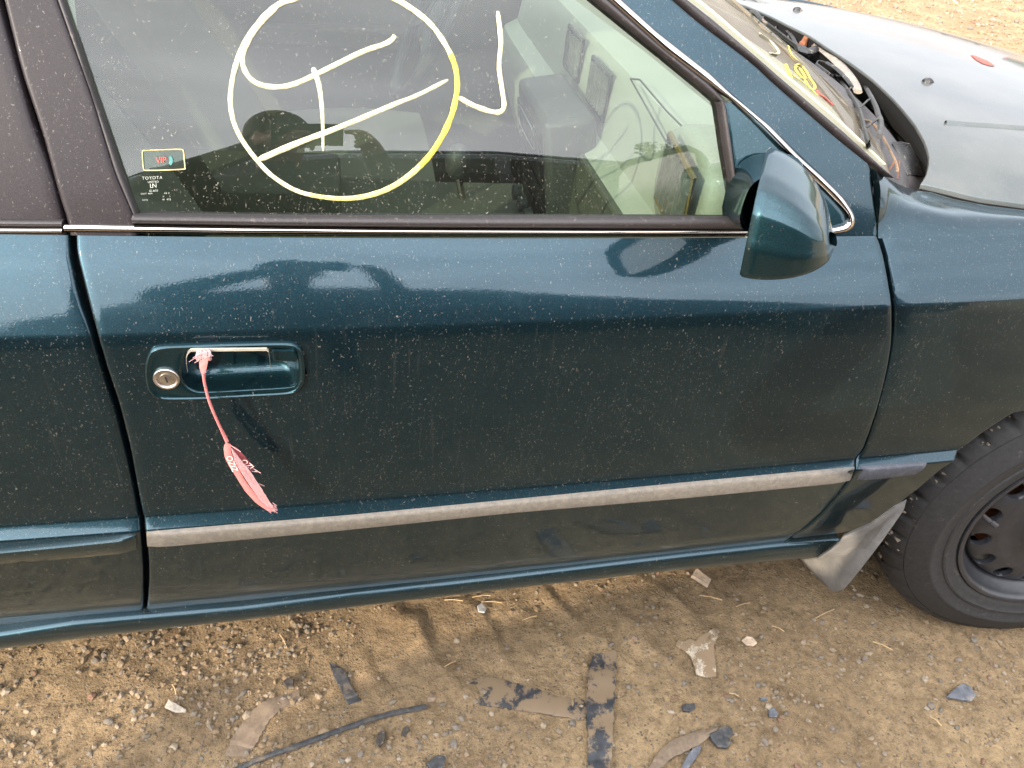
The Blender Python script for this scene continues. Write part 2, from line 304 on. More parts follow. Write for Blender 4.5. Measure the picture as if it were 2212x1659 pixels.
# ---------------------------------------------------------------- body surfaces of the sedan
T_ = [.20, .25, .29, .322, .36, .41, .46, .505, .531, .534, .5365, .546, .551, .60, .70, .78, .818, .828, .836, .850, .865, .880, .895, .910, .922]
Y_ = [.10, .082, .064, .049, .036, .0245, .0145, .0065, .0018, .0014, .0026, .0130, .0144, .0115, .0092, .0090, .0102, .0115, .0146, .0201, .0266, .0336, .0411, .0495, .0570]
def slope(t): return pl(t, [.28, .53, .84, .922], [.0267, .020, .012, -.0056])
def kcurv(t): return pl(t, [.5, .65, .922], [.0146, .0146, .0305])
def side(x, t, off=0.):
    """outer side skin: car length x, height parameter t -> point"""
    x0 = max(x, -1.2)
    return np.array([x, pl(t, T_, Y_) + kcurv(t) * x * x + (.06 * max(0, x - 1.55) ** 2 * 4) + off, t + slope(t) * x - .16 * max(0, x - 1.40) ** 2 * max(0, min(1, (t - .55) / .37))])
def t_of(x, z):
    t = z
    for _ in range(6): t = z - slope(t) * x
    return t
def hit_side(px, off=0.):
    def F(p): return p[1] - side(p[0], t_of(p[0], p[2]))[1] - off
    p = hit_fun(px, F, .3, 3.2); return p
ZB = .922
def green_y(x, z):
    h = z - ZB - slope(.922) * x
    return .058 + .0305 * x * x + math.tan(R_(16)) * h + .42 * max(h, 0) ** 2
def green(x, z, off=0.): return np.array([x, green_y(x, z) + off, z])
def hit_green(px, off=0.):
    return hit_fun(px, lambda p: p[1] - green_y(p[0], p[2]) - off, .3, 3.2)
def ext(pts, d):
    """carry a traced line on past its last point by d picture units"""
    a, b = np.array(pts[-2], float), np.array(pts[-1], float); return list(pts) + [tuple(b + (b - a) / np.linalg.norm(b - a) * d)]
def curve_t(pxs, n=24, off=0.):
    q = [hit_side(p, off) for p in resample(pxs, n)]; r = sorted([(t_of(p[0], p[2]), p[0]) for p in q]); return [a for a, _ in r], [b for _, b in r]
def curve_z(pxs, n=24, off=0.):
    q = [hit_green(p, off) for p in resample(pxs, n)]; r = sorted([(p[2], p[0]) for p in q]); return [a for a, _ in r], [b for _, b in r]
def panel(rows, ncol, pt, edge_l=True, edge_r=True, lip=.016):
    """rows: list of (param, xl, xr); pt(x, param, off). Edges turn inwards like a folded panel"""
    g = []
    for prm, xl, xr in rows:
        xs = list(np.linspace(xl, xr, ncol)); r = []
        if edge_l: r += [pt(xl - .0005, prm, lip), pt(xl, prm, .003), pt(xl + .0015, prm, .0006)]; xs = [xl + .004] + xs[1:]
        if edge_r: xs = xs[:-1] + [xr - .004]
        r += [pt(x, prm, 0) for x in xs]
        if edge_r: r += [pt(xr - .0015, prm, .0006), pt(xr, prm, .003), pt(xr + .0005, prm, lip)]
        g.append(r)
    return g
def dense(ts, lo, hi, step=.012):
    """profile heights between lo and hi, refined, with the crease heights kept"""
    k = sorted({round(t, 5) for t in ts if lo < t < hi} | {lo, hi}); o = []
    for a, b in zip(k, k[1:]):
        m = max(1, int(math.ceil((b - a) / step))); o += [a + (b - a) * i / m for i in range(m)]
    return o + [hi]

# traced edges on the car (picture units)
GAP_R_L = [(149, 520), (149, 548.6), (170, 649), (194, 715), (222, 812.5), (250, 896), (278, 1010), (293, 1083), (302, 1135), (309, 1222), (309, 1330)]
GAP_R_R = [(163, 512), (165, 548.6), (187.5, 642), (205, 708), (229, 791.6), (257, 875), (280, 965), (302, 1083), (311, 1131.6), (321, 1204.5), (321, 1274), (316, 1328)]
GAP_F_L = [(1880, 361), (1886, 400), (1893, 463), (1899, 520), (1908, 545), (1917, 590), (1927, 650), (1929, 700), (1926, 760), (1912, 826), (1895, 889), (1869, 965), (1853, 995), (1844, 1017), (1819, 1059), (1763, 1121), (1739, 1138), (1687, 1175)]
GAP_F_R = [(x + (7 - 5 * min(1, max(0, (y - 620) / 200))), y + (0 if y < 900 else 3)) for x, y in GAP_F_L]
FRAME_L = ext([(144, 476), (128, 430), (92, 295), (45, 156), (7, 0)], 620)       # front edge of the pillar gap
RFRAME_R = ext([(136, 478), (112, 382), (66, 257), (0, 20)], 620)                # rear door frame, its front edge
FRAME_R = ext([(291, 470), (250, 378), (199, 208), (124, 0)], 620)               # where the black frame meets the glass run
GLASS_R = ext([(300, 470), (260, 362), (208, 208), (138, 0)], 620)

car = empty('parked_sedan', (0.2, .9, 0))
ptag(car, 'dark teal green four-door sedan with a pink ribbon tied to its front door handle', 'car')

# --- rear door and front door panels
tR, xR = curve_t(GAP_R_L); tL, xL = curve_t(GAP_R_R); tF, xF = curve_t(GAP_F_L); tG, xG = curve_t(GAP_F_R)
TB = .288
rows_d = dense(T_ + [.825, .831, .5325, .5355], TB, .9215)
fd = panel([(t, pl(t, tL, xL), pl(t, tF, xF)) for t in rows_d], 90, side)
# opening for the handle recess
REC = [(398, 770), (403, 759), (412.8, 753.8), (520, 749), (615, 748), (634, 753), (643.5, 770), (645, 800), (642, 820), (628.6, 832), (540, 838), (442.6, 843), (418, 840), (400.4, 829.4), (393, 812), (394, 790)]
BEZ = [(313.6, 807), (315, 780), (323.6, 756), (343, 744.5), (420, 741), (520, 738), (616, 736.5), (640, 741), (654, 755), (660, 790), (659, 815), (651, 834), (628.6, 845.5), (540, 851), (467.4, 855.5), (400, 857.5), (348.4, 856.7), (328, 848), (318, 832)]
cx_, cy_ = np.mean(np.array(BEZ), axis=0)
hole = [hit_side((cx_ + (x - cx_) * .955, cy_ + (y - cy_) * .87)) for x, y in BEZ]; hole = [(p[0], p[2]) for p in hole]
mb = MB().grid(fd); P = mb.v
mb.f = [f for f in mb.f if not inside((sum(P[i][0] for i in f) / 4, sum(P[i][2] for i in f) / 4), hole)]
front_door = mb.obj('front_door', M['paint'], None, sharp=50); adopt(front_door, car)
rd = panel([(t, -1.02 + max(0, .62 - t) * .25, pl(t, tR, xR)) for t in rows_d], 60, side, edge_l=True)
rear_door = MB().grid(rd).obj('rear_door', M['paint'], None, sharp=50); adopt(rear_door, car)
rq = panel([(t, -1.75 - .35 * max(0, t - .55), -1.025 + max(0, .62 - t) * .25) for t in dense(T_, .322, .9215, .03)], 30, lambda x, t, off=0.: side(x, t, off + .05 * max(0, -1.3 - x) ** 2))
o = MB().grid(rq).obj('rear_quarter_panel', M['paint'], None, sharp=50); adopt(o, car)

# --- front fender: side skin up to the shoulder line, then over to the bonnet gap
ARCH = [((3332 + x / 1.843) * .5486, (1600 + y / 1.843) * .5486) for x, y in [(435, 668), (540, 590), (700, 452), (800, 343), (870, 288), (1000, 188), (1120, 108), (1200, 58), (1300, 5)]]
aq = [hit_side(p) for p in ARCH]; arch_t = [t_of(p[0], p[2]) for p in aq]; arch_x = [p[0] for p in aq]
WC = np.array([1.5605, .0315, .349]); AR = .375
def fend_r(t):
    z = t + .02 * 1.4
    if t <= max(arch_t): return pl(t, arch_t, arch_x)
    h = z - WC[2]
    return WC[0] - math.sqrt(max(0, AR * AR - h * h)) if h < AR else WC[0]
rows_f = dense(T_ + [.825, .831, .5325], .322, .9185)
top_arch = max(arch_t)
ff = []
for t in rows_f:
    xl = pl(t, tG, xG); h = t + .03 - WC[2]
    xr = fend_r(t) if h < AR else 2.22 - .1 * max(0, .7 - t)
    ff.append((t, xl, xr))
lo = [r for r in ff if r[0] + .03 - WC[2] < AR]; hi = [r for r in ff if r[0] + .03 - WC[2] >= AR]
hi = [(lo[-1][0], lo[-1][1], hi[0][2])] + hi
mf = MB().grid(panel(lo, 30, side)); mf.grid(panel(hi, 46, side))
# front part of the fender, ahead of the wheel
mf.grid(panel([(t, WC[0] + math.sqrt(max(0, AR * AR - (t + .03 - WC[2]) ** 2)), 2.18) for t in dense(T_, .322, lo[-1][0] + .004, .03)], 10, side))

# bonnet surface
HC = .89
def hood_z(x, y):
    d = abs(y - HC); u = x - 1.34
    return .9725 - .022 * u - .105 * u * abs(u) * (1 if u > 0 else -.2) - .08 * d * d - .45 * max(0, d - .45) ** 2
def hit_hood(px, off=0.): return hit_fun(px, lambda p: hood_z(p[0], p[1]) + off - p[2], .5, 4.5, 120)
HE_LOW = [(1990.8, 396), (2035.4, 406), (2109.8, 424.7), (2212, 439), (2320, 449)]
HE_REAR = [(1634, 0), (1643, 14), (1693, 54.6), (1738, 69), (1787, 102), (1837, 134), (1886.6, 171), (1936, 218), (1973.4, 263), (1995.7, 305), (2003, 335), (1999, 372), (1990.8, 396)]
F_TOP = [(1889, 367), (1912, 381), (1936, 396), (1960, 406), (1976, 411.5), (2010.6, 415), (2060, 430), (2134.6, 444.5), (2212, 454), (2320, 463)]
if __name__ == '__main__' and globals().get('DEBUG'):
    for n, p in [('he0', (1990.8, 396)), ('he1', (2212, 439)), ('rear mid', (1738, 69)), ('rear far', (1643, 14)), ('noz', (2003, 172)), ('noz2', (1722, 18)), ('rear', (1936, 218)), ('sil', (2212, 119)), ('sil2', (1762, 0))]: print(n, hit_hood(p))
    print('sil hitY', [hitY(p, y).round(3) for p, y in [((2212, 119), 1.58), ((2035, 62), 1.58), ((1762, 0), 1.58), ((2212, 119), 1.45), ((1762, 0), 1.45)]], [round(hood_z(1.6, y), 3) for y in (.2, .4, .89, 1.4, 1.58)])
    print('TB', [round(t_of(p[0], p[2]), 3) for p in map(hit_side, [(320, 1328), (713, 1284), (1060, 1246), (1481, 1196), (1683, 1174)])])
    print('rock bot', [(p.round(3), round(t_of(p[0], p[2]), 3)) for p in [hit_side(q, -.01) for q in [(243, 1366), (713, 1312), (1060, 1270), (1481, 1225), (1673, 1208)]]])
    print('mould top', [(round(t_of(p[0], p[2]), 4), p[0].round(2)) for p in map(hit_side, [(316, 1147), (768, 1111), (1234, 1070), (1481, 1041.6), (1846, 1007), (1999, 996)])])
    print('mould bot', [(round(t_of(p[0], p[2]), 4), p[0].round(2)) for p in map(hit_side, [(317, 1180), (713, 1143.8), (1234, 1093), (1481, 1074), (1836, 1038)])])
    print('ledge top', [(round(t_of(p[0], p[2]), 4), p[0].round(2)) for p in map(hit_side, [(309, 1130), (1444, 1031), (2062, 977)])])
    print('crease', [(round(t_of(p[0], p[2]), 4), p[0].round(2)) for p in map(hit_side, [(200, 728), (700, 715), (1100, 700), (1500, 683), (2000, 665)])])
    print('belt bot', [(round(t_of(p[0], p[2]), 4), p[0].round(2)) for p in map(hit_side, [(150, 508), (500, 511), (900, 511), (1300, 510), (1610, 508), (1795, 525), (2029, 531)])])
    print('belt bot green', [(p.round(3)) for p in map(hit_green, [(150, 508), (500, 511), (900, 511), (1300, 510), (1610, 508), (1795, 507), (1848, 470), (1344, 0), (1922, 382), (1889, 367), (138, 0)])])
    print('gapF', list(zip(np.round(tF, 3), np.round(xF, 3)))); print('gapR', list(zip(np.round(tL, 3), np.round(xL, 3))))
    print('arch', list(zip(np.round(arch_t, 3), np.round(arch_x, 3))))
    print('handle', hit_side((490, 795)), hit_side((313, 807)), hit_side((660, 790)))
    for n, p in [('phone', (738, 292)), ('roof', (1100, 310)), ('roofL', (300, 352)), ('roofR', (1480, 352)), ('head', (595, 245)), ('headL', (532, 265)), ('shoulder', (440, 310)), ('phR', (768, 300))]:
        g = hit_green(p); e = 1e-4
        n_ = np.array([-(green_y(g[0] + e, g[2]) - green_y(g[0] - e, g[2])) / (2 * e), 1, -(green_y(g[0], g[2] + e) - green_y(g[0], g[2] - e)) / (2 * e)]); n_ = -n_ / np.linalg.norm(n_)
        d = g - CAM; l = np.linalg.norm(d); d /= l; r = d - 2 * (d @ n_) * n_
        for Yt in (-.8, -.95, -1.62, -2.0):
            s = (Yt - g[1]) / r[1]; print(n, 'Y', Yt, (g + s * r).round(3), end=' | ')
        print()
    for n, p in [('door roof', (1100, 610)), ('door roofR', (1900, 648)), ('crease top', (1100, 695)), ('crease under', (1100, 720)), ('mid', (1100, 900))]:
        g = hit_side(p); e = 1e-3
        f = lambda x, z: side(x, t_of(x, z))[1]
        n_ = np.array([-(f(g[0] + e, g[2]) - f(g[0] - e, g[2])) / (2 * e), 1, -(f(g[0], g[2] + e) - f(g[0], g[2] - e)) / (2 * e)]); n_ = -n_ / np.linalg.norm(n_)
        d = g - CAM; d /= np.linalg.norm(d); r = d - 2 * (d @ n_) * n_
        print(n, g.round(3), 'tilt', np.degrees(np.arcsin(n_[2])).round(1), 'refl el', np.degrees(np.arcsin(r[2])).round(1), 'at Y-1.62', (g + (-1.62 - g[1]) / r[1] * r).round(2))
# --- fender top, from the shoulder line over to the bonnet gap
def strip_px(A, B, hit, name, mat, bulge=.006, n=40, m=7, base=.004, parent=None, out=(0, -.95, .31), sharp=60, ends=True):
    """raised band between two traced lines"""
    a = [hit(p) for p in resample(A, n)]; b = [hit(p) for p in resample(B, n)]; o = np.array(out); rows = []
    for p, q in zip(a, b):
        r = [p - o * base]
        for k in range(m): t = k / (m - 1); r.append(lerp(p, q, t) + o * bulge * (1 - abs(2 * t - 1) ** 2.6))
        r.append(q - o * base); rows.append(r)
    if ends:
        rows = [[lerp(x, np.mean(rows[0], axis=0), .02) - o * bulge for x in rows[0]]] + rows + [[lerp(x, np.mean(rows[-1], axis=0), .02) - o * bulge for x in rows[-1]]]
    ob = MB().grid(rows).obj(name, mat, None, sharp=sharp)
    if parent is car: adopt(ob, car)
    elif parent: ob.parent = parent; ob.matrix_parent_inverse = parent.matrix_world.inverted() if parent.parent is None else (Matrix.Translation(-car.location) if False else Matrix())
    return ob
def sub(o, parent):
    """make o a child of a part of the car, keeping it where it is"""
    o.parent = parent; return o
def fin(p):
    return p
ft = [hitY(p, y) for p, y in zip(F_TOP[:5], (.111, .14, .175, .203, .222))] + [hit_hood(p, -.006) for p in F_TOP[5:]]
top = resample(ft, 60); xe = 2.25
d_ = (top[-1] - top[-2]); 
while top[-1][0] < 2.2:
    x = top[-1][0] + .05; y = top[-1][1] + .0035; top.append(np.array([x, y, hood_z(x, y) - .006]))
rows = []
for q in top:
    x = max(q[0], pl(.9185, tG, xG)) if q is not top[0] else q[0]
    x0 = q[0] if q[0] > .945 else lerp(.945, q[0], .3)
    p = side(x0, .9185); tz = min(.055, .5 * np.linalg.norm(q - p))
    c1 = p + np.array([0, .62, .78]) * tz * .9; c2 = q - np.array([.0, .93, .30]) * tz * .9
    r = []
    for k in range(13):
        t = k / 12; r.append((1 - t) ** 3 * p + 3 * (1 - t) ** 2 * t * c1 + 3 * (1 - t) * t * t * c2 + t ** 3 * q)
    r.append(q + np.array([0, .003, -.002])); r.append(q + np.array([.0, .006, -.02])); rows.append(r)
first = [p + np.array([.0, .016, -.002]) for p in rows[0]]
mf.grid([first] + rows)
fender = mf.obj('front_fender', M['paint'], None, sharp=50); adopt(fender, car)

# --- bonnet
nz = [hit_hood(p) for p in HE_REAR]; lowe = [hit_hood(p) for p in HE_LOW]
def he_y(x): return pl(x, [p[0] for p in lowe] + [2.3], [p[1] for p in lowe] + [.215])
re_y = [p[1] for p in nz][::-1]; re_x = [p[0] for p in nz][::-1]
ys_near = sorted(zip(re_y, re_x))
half_y = [a for a, _ in ys_near if a < HC] + [HC]; half_x = [b for a, b in ys_near if a < HC] + [pl(HC, [a for a, _ in ys_near], [b for _, b in ys_near])]
def hood_rear(y): return pl(HC - abs(y - HC), half_y, half_x)
rows = []; vs_ = np.linspace(0, 1, 61); us = np.linspace(0, 1, 46)
for u in us:
    r = []
    for v in vs_:
        yn = half_y[0]; y = lerp(yn, 2 * HC - yn, .5 - .5 * math.cos(math.pi * v) * (0.6 + .4 * math.cos(math.pi * v) ** 2))
        x = lerp(hood_rear(y), 2.24 - .16 * (abs(y - HC) / .7) ** 2, u)
        k = 1 - abs(y - HC) / (HC - yn)
        if k < .3: # follow the traced side edge
            e = he_y(x); s_ = 1 if y < HC else -1; y2 = lerp(HC - s_ * (HC - e), HC - s_ * (HC - (yn + .3 * (HC - yn))), k / .3); y = y2
        r.append(np.array([x, y, hood_z(x, y)]))
    rows.append(r)
# rolled edges
def roll(rows):
    R2 = [[p + np.array([-.001, 0, -.005]) for p in rows[0]], [p + np.array([-.0012, 0, -.0015]) for p in rows[0]]] + rows + [[p + np.array([.004, 0, -.03]) for p in rows[-1]]]
    o = []
    for r in R2: o.append([r[0] + np.array([0, -.0012, -.008]), r[0] + np.array([0, -.001, -.002])] + r + [r[-1] + np.array([0, .0025, -.005]), r[-1] + np.array([0, .003, -.02])])
    return o
hr0 = rows[0]; hs0 = [r[0] for r in rows]
hood = MB().grid(roll(rows)).obj('bonnet', M['paint_top'], None, sharp=50); adopt(hood, car)
for i, p in enumerate([(2003, 177), (1722, 22)]):
    q = hit_hood(p); m_ = MB(); rr = []
    for k in range(9):
        t = k / 8; wv = .009 * math.sin(math.pi * min(1, .12 + t * .95)) ** .6 * (1 - .25 * t); h = .009 * math.sin(math.pi * min(.97, .2 + .78 * t)) ** .8
        rr.append([q + np.array([-.009 + .024 * t, wv * math.cos(a), -.001 + h * max(0, math.sin(a))]) for a in np.linspace(0, math.pi, 9)])
    m_.grid(rr); m_.add([np.mean(rr[0], axis=0)] + rr[0], [(0, j + 1, j + 2) for j in range(8)])
    sub(m_.obj('washer_nozzle', M['plastic'], None, sharp=60), hood)
a_ = [hit_hood(p) for p in resample([(2042, 265.5), (2120, 269), (2212, 276), (2300, 283)], 24)]
m_ = MB().grid([[p + np.array([0, dy * (.35 + .65 * min(1, i / 4)), dz]) for dy, dz in ((-.011, -.001), (-.006, .003), (0, .0045), (.006, .003), (.011, -.001))] for i, p in enumerate(a_)])
sub(m_.obj('bonnet_crease', M['paint_top'], None, sharp=80), hood)
rm = [hit_hood(p) + np.array([0, 0, .0012]) for p in [(2096, 119), (2108, 122), (2122, 128), (2136, 134), (2146, 141), (2149, 144), (2138, 143), (2122, 138), (2108, 130)]]
sub(MB().add(rm, [tuple(range(len(rm)))]).obj('red_mark', M['red'], None, False), hood)  # flat red patch laid just over the bonnet

sub(MB().grid([[p + np.array([0, 0, -.0052]) for p in hr0], [p + np.array([.012, 0, -.03]) for p in hr0], [p + np.array([.05, 0, -.07]) for p in hr0]]).obj('bonnet_gap_shade', M['dark'], None), hood)  # black strip paints the bonnet's shadow in the gap towards the cowl
sub(MB().grid([[p + np.array([0, -.0012, -.0082]) for p in hs0], [p + np.array([0, .012, -.03]) for p in hs0], [p + np.array([0, .05, -.08]) for p in hs0]]).obj('bonnet_gap_shade', M['dark'], None), hood)  # black strip paints the shade in the gap beside the fender
# --- greenhouse: frames, window, trims
def zrows(z0, z1, n=26): return list(np.linspace(z0, z1, n))
ZT = 1.36
def gpanel(xl, xr, z0, z1, nx=12, off=0., lip=.012, nz=26, el=True, er=True):
    return MB().grid(panel([(z, xl(z), xr(z)) for z in zrows(z0, z1, nz)], nx, lambda x, z, o=0.: green(x, z, off + o), el, er, lip))
cz = lambda pts: (lambda q: (lambda z: pl(z, q[0], q[1])))(curve_z(pts, 40))
fl, fr, rfr, gr_ = cz(FRAME_L), cz(FRAME_R), cz(RFRAME_R), cz(GLASS_R)
frame = gpanel(fl, fr, .921, ZT, 10).obj('window_frame', M['black_trim'], None, sharp=50); adopt(frame, car)
rframe = gpanel(lambda z: rfr(z) - .105 - .1 * (z - .92), rfr, .921, ZT, 10).obj('rear_window_frame', M['black_trim'], None, sharp=50); adopt(rframe, car)
o = strip_px(FRAME_R, GLASS_R, lambda p: hit_green(p, .003), 'glass_channel_seal', M['rubber'], .004, 40, 5, .01, car)
RUB_IN = [(1549.5, 220), (1522, 196), (1435.4, 124), (1356, 59.5), (1283, 0)]; RUB_IN = ext(RUB_IN, 620)
CH_IN = [(1735, 492), (1801, 491), (1820, 487), (1832, 480), (1836, 470), (1823.4, 453), (1778.8, 408), (1692, 327.6), (1640, 274), (1574, 213), (1435.4, 109), (1315, 0)]; CH_IN = ext(CH_IN, 620)
CH_OUT = [(1728, 508), (1795, 507.4), (1828.4, 502.5), (1843, 493), (1848.5, 480), (1845, 462), (1828.4, 433), (1778.8, 383.4), (1729, 338.8), (1666, 274), (1581.7, 204.6), (1534.6, 158.7), (1420.5, 69.4), (1343.6, 0)]; CH_OUT = ext(CH_OUT, 620)
TRIM_IN = [(1876.7, 354.6), (1810, 301), (1663, 173), (1628.8, 139), (1509.8, 49.6), (1452.8, 0)]; TRIM_IN = ext(TRIM_IN, 620)
TRIM_OUT = [(1924, 382), (1909, 367), (1822, 285), (1810, 275), (1658.6, 146), (1542, 44.6), (1485, 0)]; TRIM_OUT = ext(TRIM_OUT, 620)
o = strip_px(RUB_IN, [(1563, 216), (1540, 187), (1435.4, 109), (1315, 0), ext(CH_IN, 0)[-1]][:4] + [CH_IN[-1]], lambda p: hit_green(p, .004), 'upper_window_seal', M['rubber'], .006, 40, 7, .02, car)
VB_L = [(1549.5, 220), (1554, 231), (1567, 322), (1581.7, 411), (1588, 448), (1594, 470)]; VB_R = [(1563, 218), (1567, 232), (1577, 298), (1591.6, 411), (1599, 455), (1606, 488)]
o = strip_px(VB_L, VB_R, lambda p: hit_green(p, .002), 'division_bar_seal', M['rubber'], .006, 30, 6, .02, car)
o = strip_px([(288, 462), (600, 466), (1000, 467.5), (1400, 468), (1594, 469)], [(288, 483), (600, 488), (1000, 492), (1400, 494), (1606, 495)], lambda p: hit_green(p, .0), 'belt_weatherstrip', M['rubber'], .008, 60, 7, .02, car)
belt = strip_px([(140, 482), (500, 488), (900, 493), (1300, 494.5), (1610.5, 494.5)], [(142, 502), (500, 505), (900, 506.5), (1300, 507), (1610.5, 507)], hit_green, 'belt_trim', M['chrome'], .005, 60, 9, .006, car)
o = strip_px([(-160, 486), (-60, 488), (60, 489), (136.5, 489)], [(-160, 504), (-60, 505), (60, 505.5), (136.5, 505.5)], hit_green, 'rear_belt_trim', M['chrome'], .005, 30, 9, .006, car)
o = strip_px([(-160, 470), (-60, 472), (60, 473), (137, 474)], [(-160, 487), (-60, 489), (60, 490), (137, 490)], hit_green, 'rear_belt_weatherstrip', M['rubber'], .006, 30, 7, .01, car)
o = strip_px(CH_OUT, CH_IN, lambda p: hit_green(p, -.001), 'window_surround_trim', M['chrome'], .0035, 150, 9, .008, car)
# pillar and the painted corner below it
co = cz([p for p in CH_OUT if p[1] < 481]); ti = cz(TRIM_IN); gl_ = curve_z(GAP_F_L[:5], 20, 0.); z_c = hit_green((1848, 478))[2]; z_tip = hit_green((1876.7, 354.6))[2]
gl2 = cz(GAP_F_L[:4]); zl = .9165
pr = []
for z in sorted(set(zrows(zl, ZT, 40) + [z_c - .018, z_c, z_c + .004, z_tip])):
    xl = .80 if z < z_c - .012 else co(max(z, z_c))
    xl = lerp(.80, co(z_c), max(0, min(1, (z - z_c + .018) / .018))) if z < z_c else xl
    pr.append((z, xl - .004, gl2(z) if z < z_tip else ti(z)))
pil = MB().grid(panel(pr, 16, lambda x, z, o=0.: green(x, z, o - .002 * 0), True, True, .02)).obj('pillar', M['paint'], None, sharp=50); adopt(pil, car)
sail = gpanel(cz(VB_R), cz([p for p in CH_IN if p[1] < 475]), hit_green((1610, 494))[2], hit_green((1572, 222))[2], 14, .001, .004, 20).obj('mirror_sail_panel', M['paint_clean'], None, sharp=50); adopt(sail, car)
# window glass
gxr = cz([(1594, 475), (1581.7, 411), (1567, 322), (1554, 231), (1549.5, 220)] + RUB_IN[1:])
mb = MB().grid([[green(x, z, .011) for x in np.linspace(gr_(z) - .02, gxr(z) + .014, 40)] for z in zrows(.915, ZT, 24)])
win = mb.obj('front_window', M['glass'], None); adopt(win, car)
mb = MB().grid([[green(x, z, .011) for x in np.linspace(-.95, rfr(z) - .1 - .1 * (z - .92), 14)] for z in zrows(.915, ZT, 12)])
o = mb.obj('rear_window', M['glass'], None); adopt(o, car)
# windshield
tr_o = [hit_green(p, .018) for p in resample(TRIM_OUT, 50)]; tr_o = [p for p in tr_o if p[2] < ZT + .01]
o = strip_px([(1922, 384), (1906, 375), (1889, 364)] + TRIM_IN, TRIM_OUT, lambda p: hit_green(p, .012), 'windshield_trim', M['rubber'], .008, 60, 7, .012, car)
ws = []
for i, a in enumerate(tr_o):
    b = np.array([a[0], 2 * HC - a[1], a[2]]); f_ = i / (len(tr_o) - 1); bg_ = lerp(.19, .12, f_); r = []
    for v in np.linspace(0, 1, 41): r.append(lerp(a, b, v) + np.array([bg_, 0, .012 * 0 - .015 * (1 - f_)]) * (1 - abs(2 * v - 1) ** 2.2))
    ws.append(r)
from mathutils.bvhtree import BVHTree
def bvh_of(rows):
    m_ = MB().grid(rows); return BVHTree.FromPolygons([Vector(v) for v in m_.v], m_.f)
down = [[p + np.array([.10, 0, -.04]) for p in ws[0]]]
WB = bvh_of([[p + np.array([.5, 0, -.2]) for p in ws[0]]] + ws)
def hit_ws(px, off=0.):
    d = Vector(ray(px)).normalized(); h = WB.ray_cast(Vector(CAM), d)
    if h[0] is None: return hitZ(px, .96)
    n = h[1] if h[1].z > 0 else -h[1]
    return np.array(h[0] + n * off)
shield = MB().grid(ws).obj('windshield', M['wglass'], None); adopt(shield, car)
if globals().get('DEBUG'):
    def pr_(p): q = np.array(p) - CAM; z = q @ FWD; return (round(1106 + FOC * (q @ RIGHT) / z), round(829.5 - FOC * (q @ UP) / z))
    print('ws base', [pr_(p) for p in ws[0][:24:3]]); print('ws A', [tr_o[k].round(3) for k in (0, 10, 20, len(tr_o) - 1)])
    print('hood rear', [pr_([hood_rear(y), y, hood_z(hood_rear(y), y)]) for y in (.25, .4, .6, .89, 1.2, 1.5)], half_y, half_x)
# cowl panel between the glass and the bonnet
cw = []
for j, p in enumerate(ws[0]):
    y = p[1]; yy = min(max(y, half_y[0] + .0), 2 * HC - half_y[0]); q = np.array([hood_rear(yy) + .016 - .034 * max(0, min(1, (min(yy, 2 * HC - yy) - .26) / .35)), yy, hood_z(hood_rear(yy), yy) - .050])
    dz_ = -.045 * max(0, 1 - max(0, min(y, 2 * HC - y) - .12) / .16); q = q + np.array([0, 0, dz_ * .5]); p = p + np.array([0, 0, dz_]); p0 = p + np.array([-.01, 0, .004]); c_ = [p0, p + np.array([.006, 0, .002])] + [lerp(p, q, t) + np.array([0, 0, .012 * math.sin(math.pi * t)]) for t in np.linspace(.08, 1, 8)] + [q + np.array([.05, 0, -.03])]
    cw.append(c_)
cowl = MB().grid(cw).obj('cowl_panel', M['cowl'], None, sharp=50); adopt(cowl, car)
CB = bvh_of(cw)
def hit_cowl(px, off=0.):
    h = CB.ray_cast(Vector(CAM), Vector(ray(px)).normalized())
    if h[0] is None: return hitZ(px, .95 + off)
    return np.array(h[0]) + np.array([0, 0, off])
G4 = [hit_cowl(p) for p in [(1926, 312), (1962, 315), (1994, 384), (1959, 381)]]
bil = lambda u, v: lerp(lerp(G4[0], G4[1], u), lerp(G4[3], G4[2], u), v)
m_ = MB(); up_ = np.array([0, 0, 1])
for k in range(12):
    u = k / 11; m_.tube([bil(u, 0) + up_ * .003, bil(u, .5) + up_ * .0045, bil(u, 1) + up_ * .003], .0011, 4)
for k in range(20):
    v = k / 19; m_.tube([bil(0, v) + up_ * .003, bil(.5, v) + up_ * .0045, bil(1, v) + up_ * .003], .001, 4)
sub(m_.obj('cowl_grille', M['plastic'], None), cowl)
sub(MB().add([p + up_ * .0008 for p in G4], [(0, 1, 2, 3)]).obj('grille_opening', M['dark'], None, False), cowl)
m_ = MB().tube([hit_ws(p, .004) for p in catmull([(1858, 262), (1880, 270), (1902, 300), (1918, 330), (1930, 355), (1934, 374)], 5)], .0018, 5)
sub(m_.obj('cowl_seal', M['brown_seal'], None), cowl)
for a_, b_ in (((1917, 376), (1930, 362)), ((1935, 396), (1936, 364)), ((1921, 372), (1927, 360))):
    sub(MB().tube([hit_cowl(a_, .006), hit_cowl(b_, .012)], .0011, 5).obj('pine_needle', M['rust'], None), cowl)
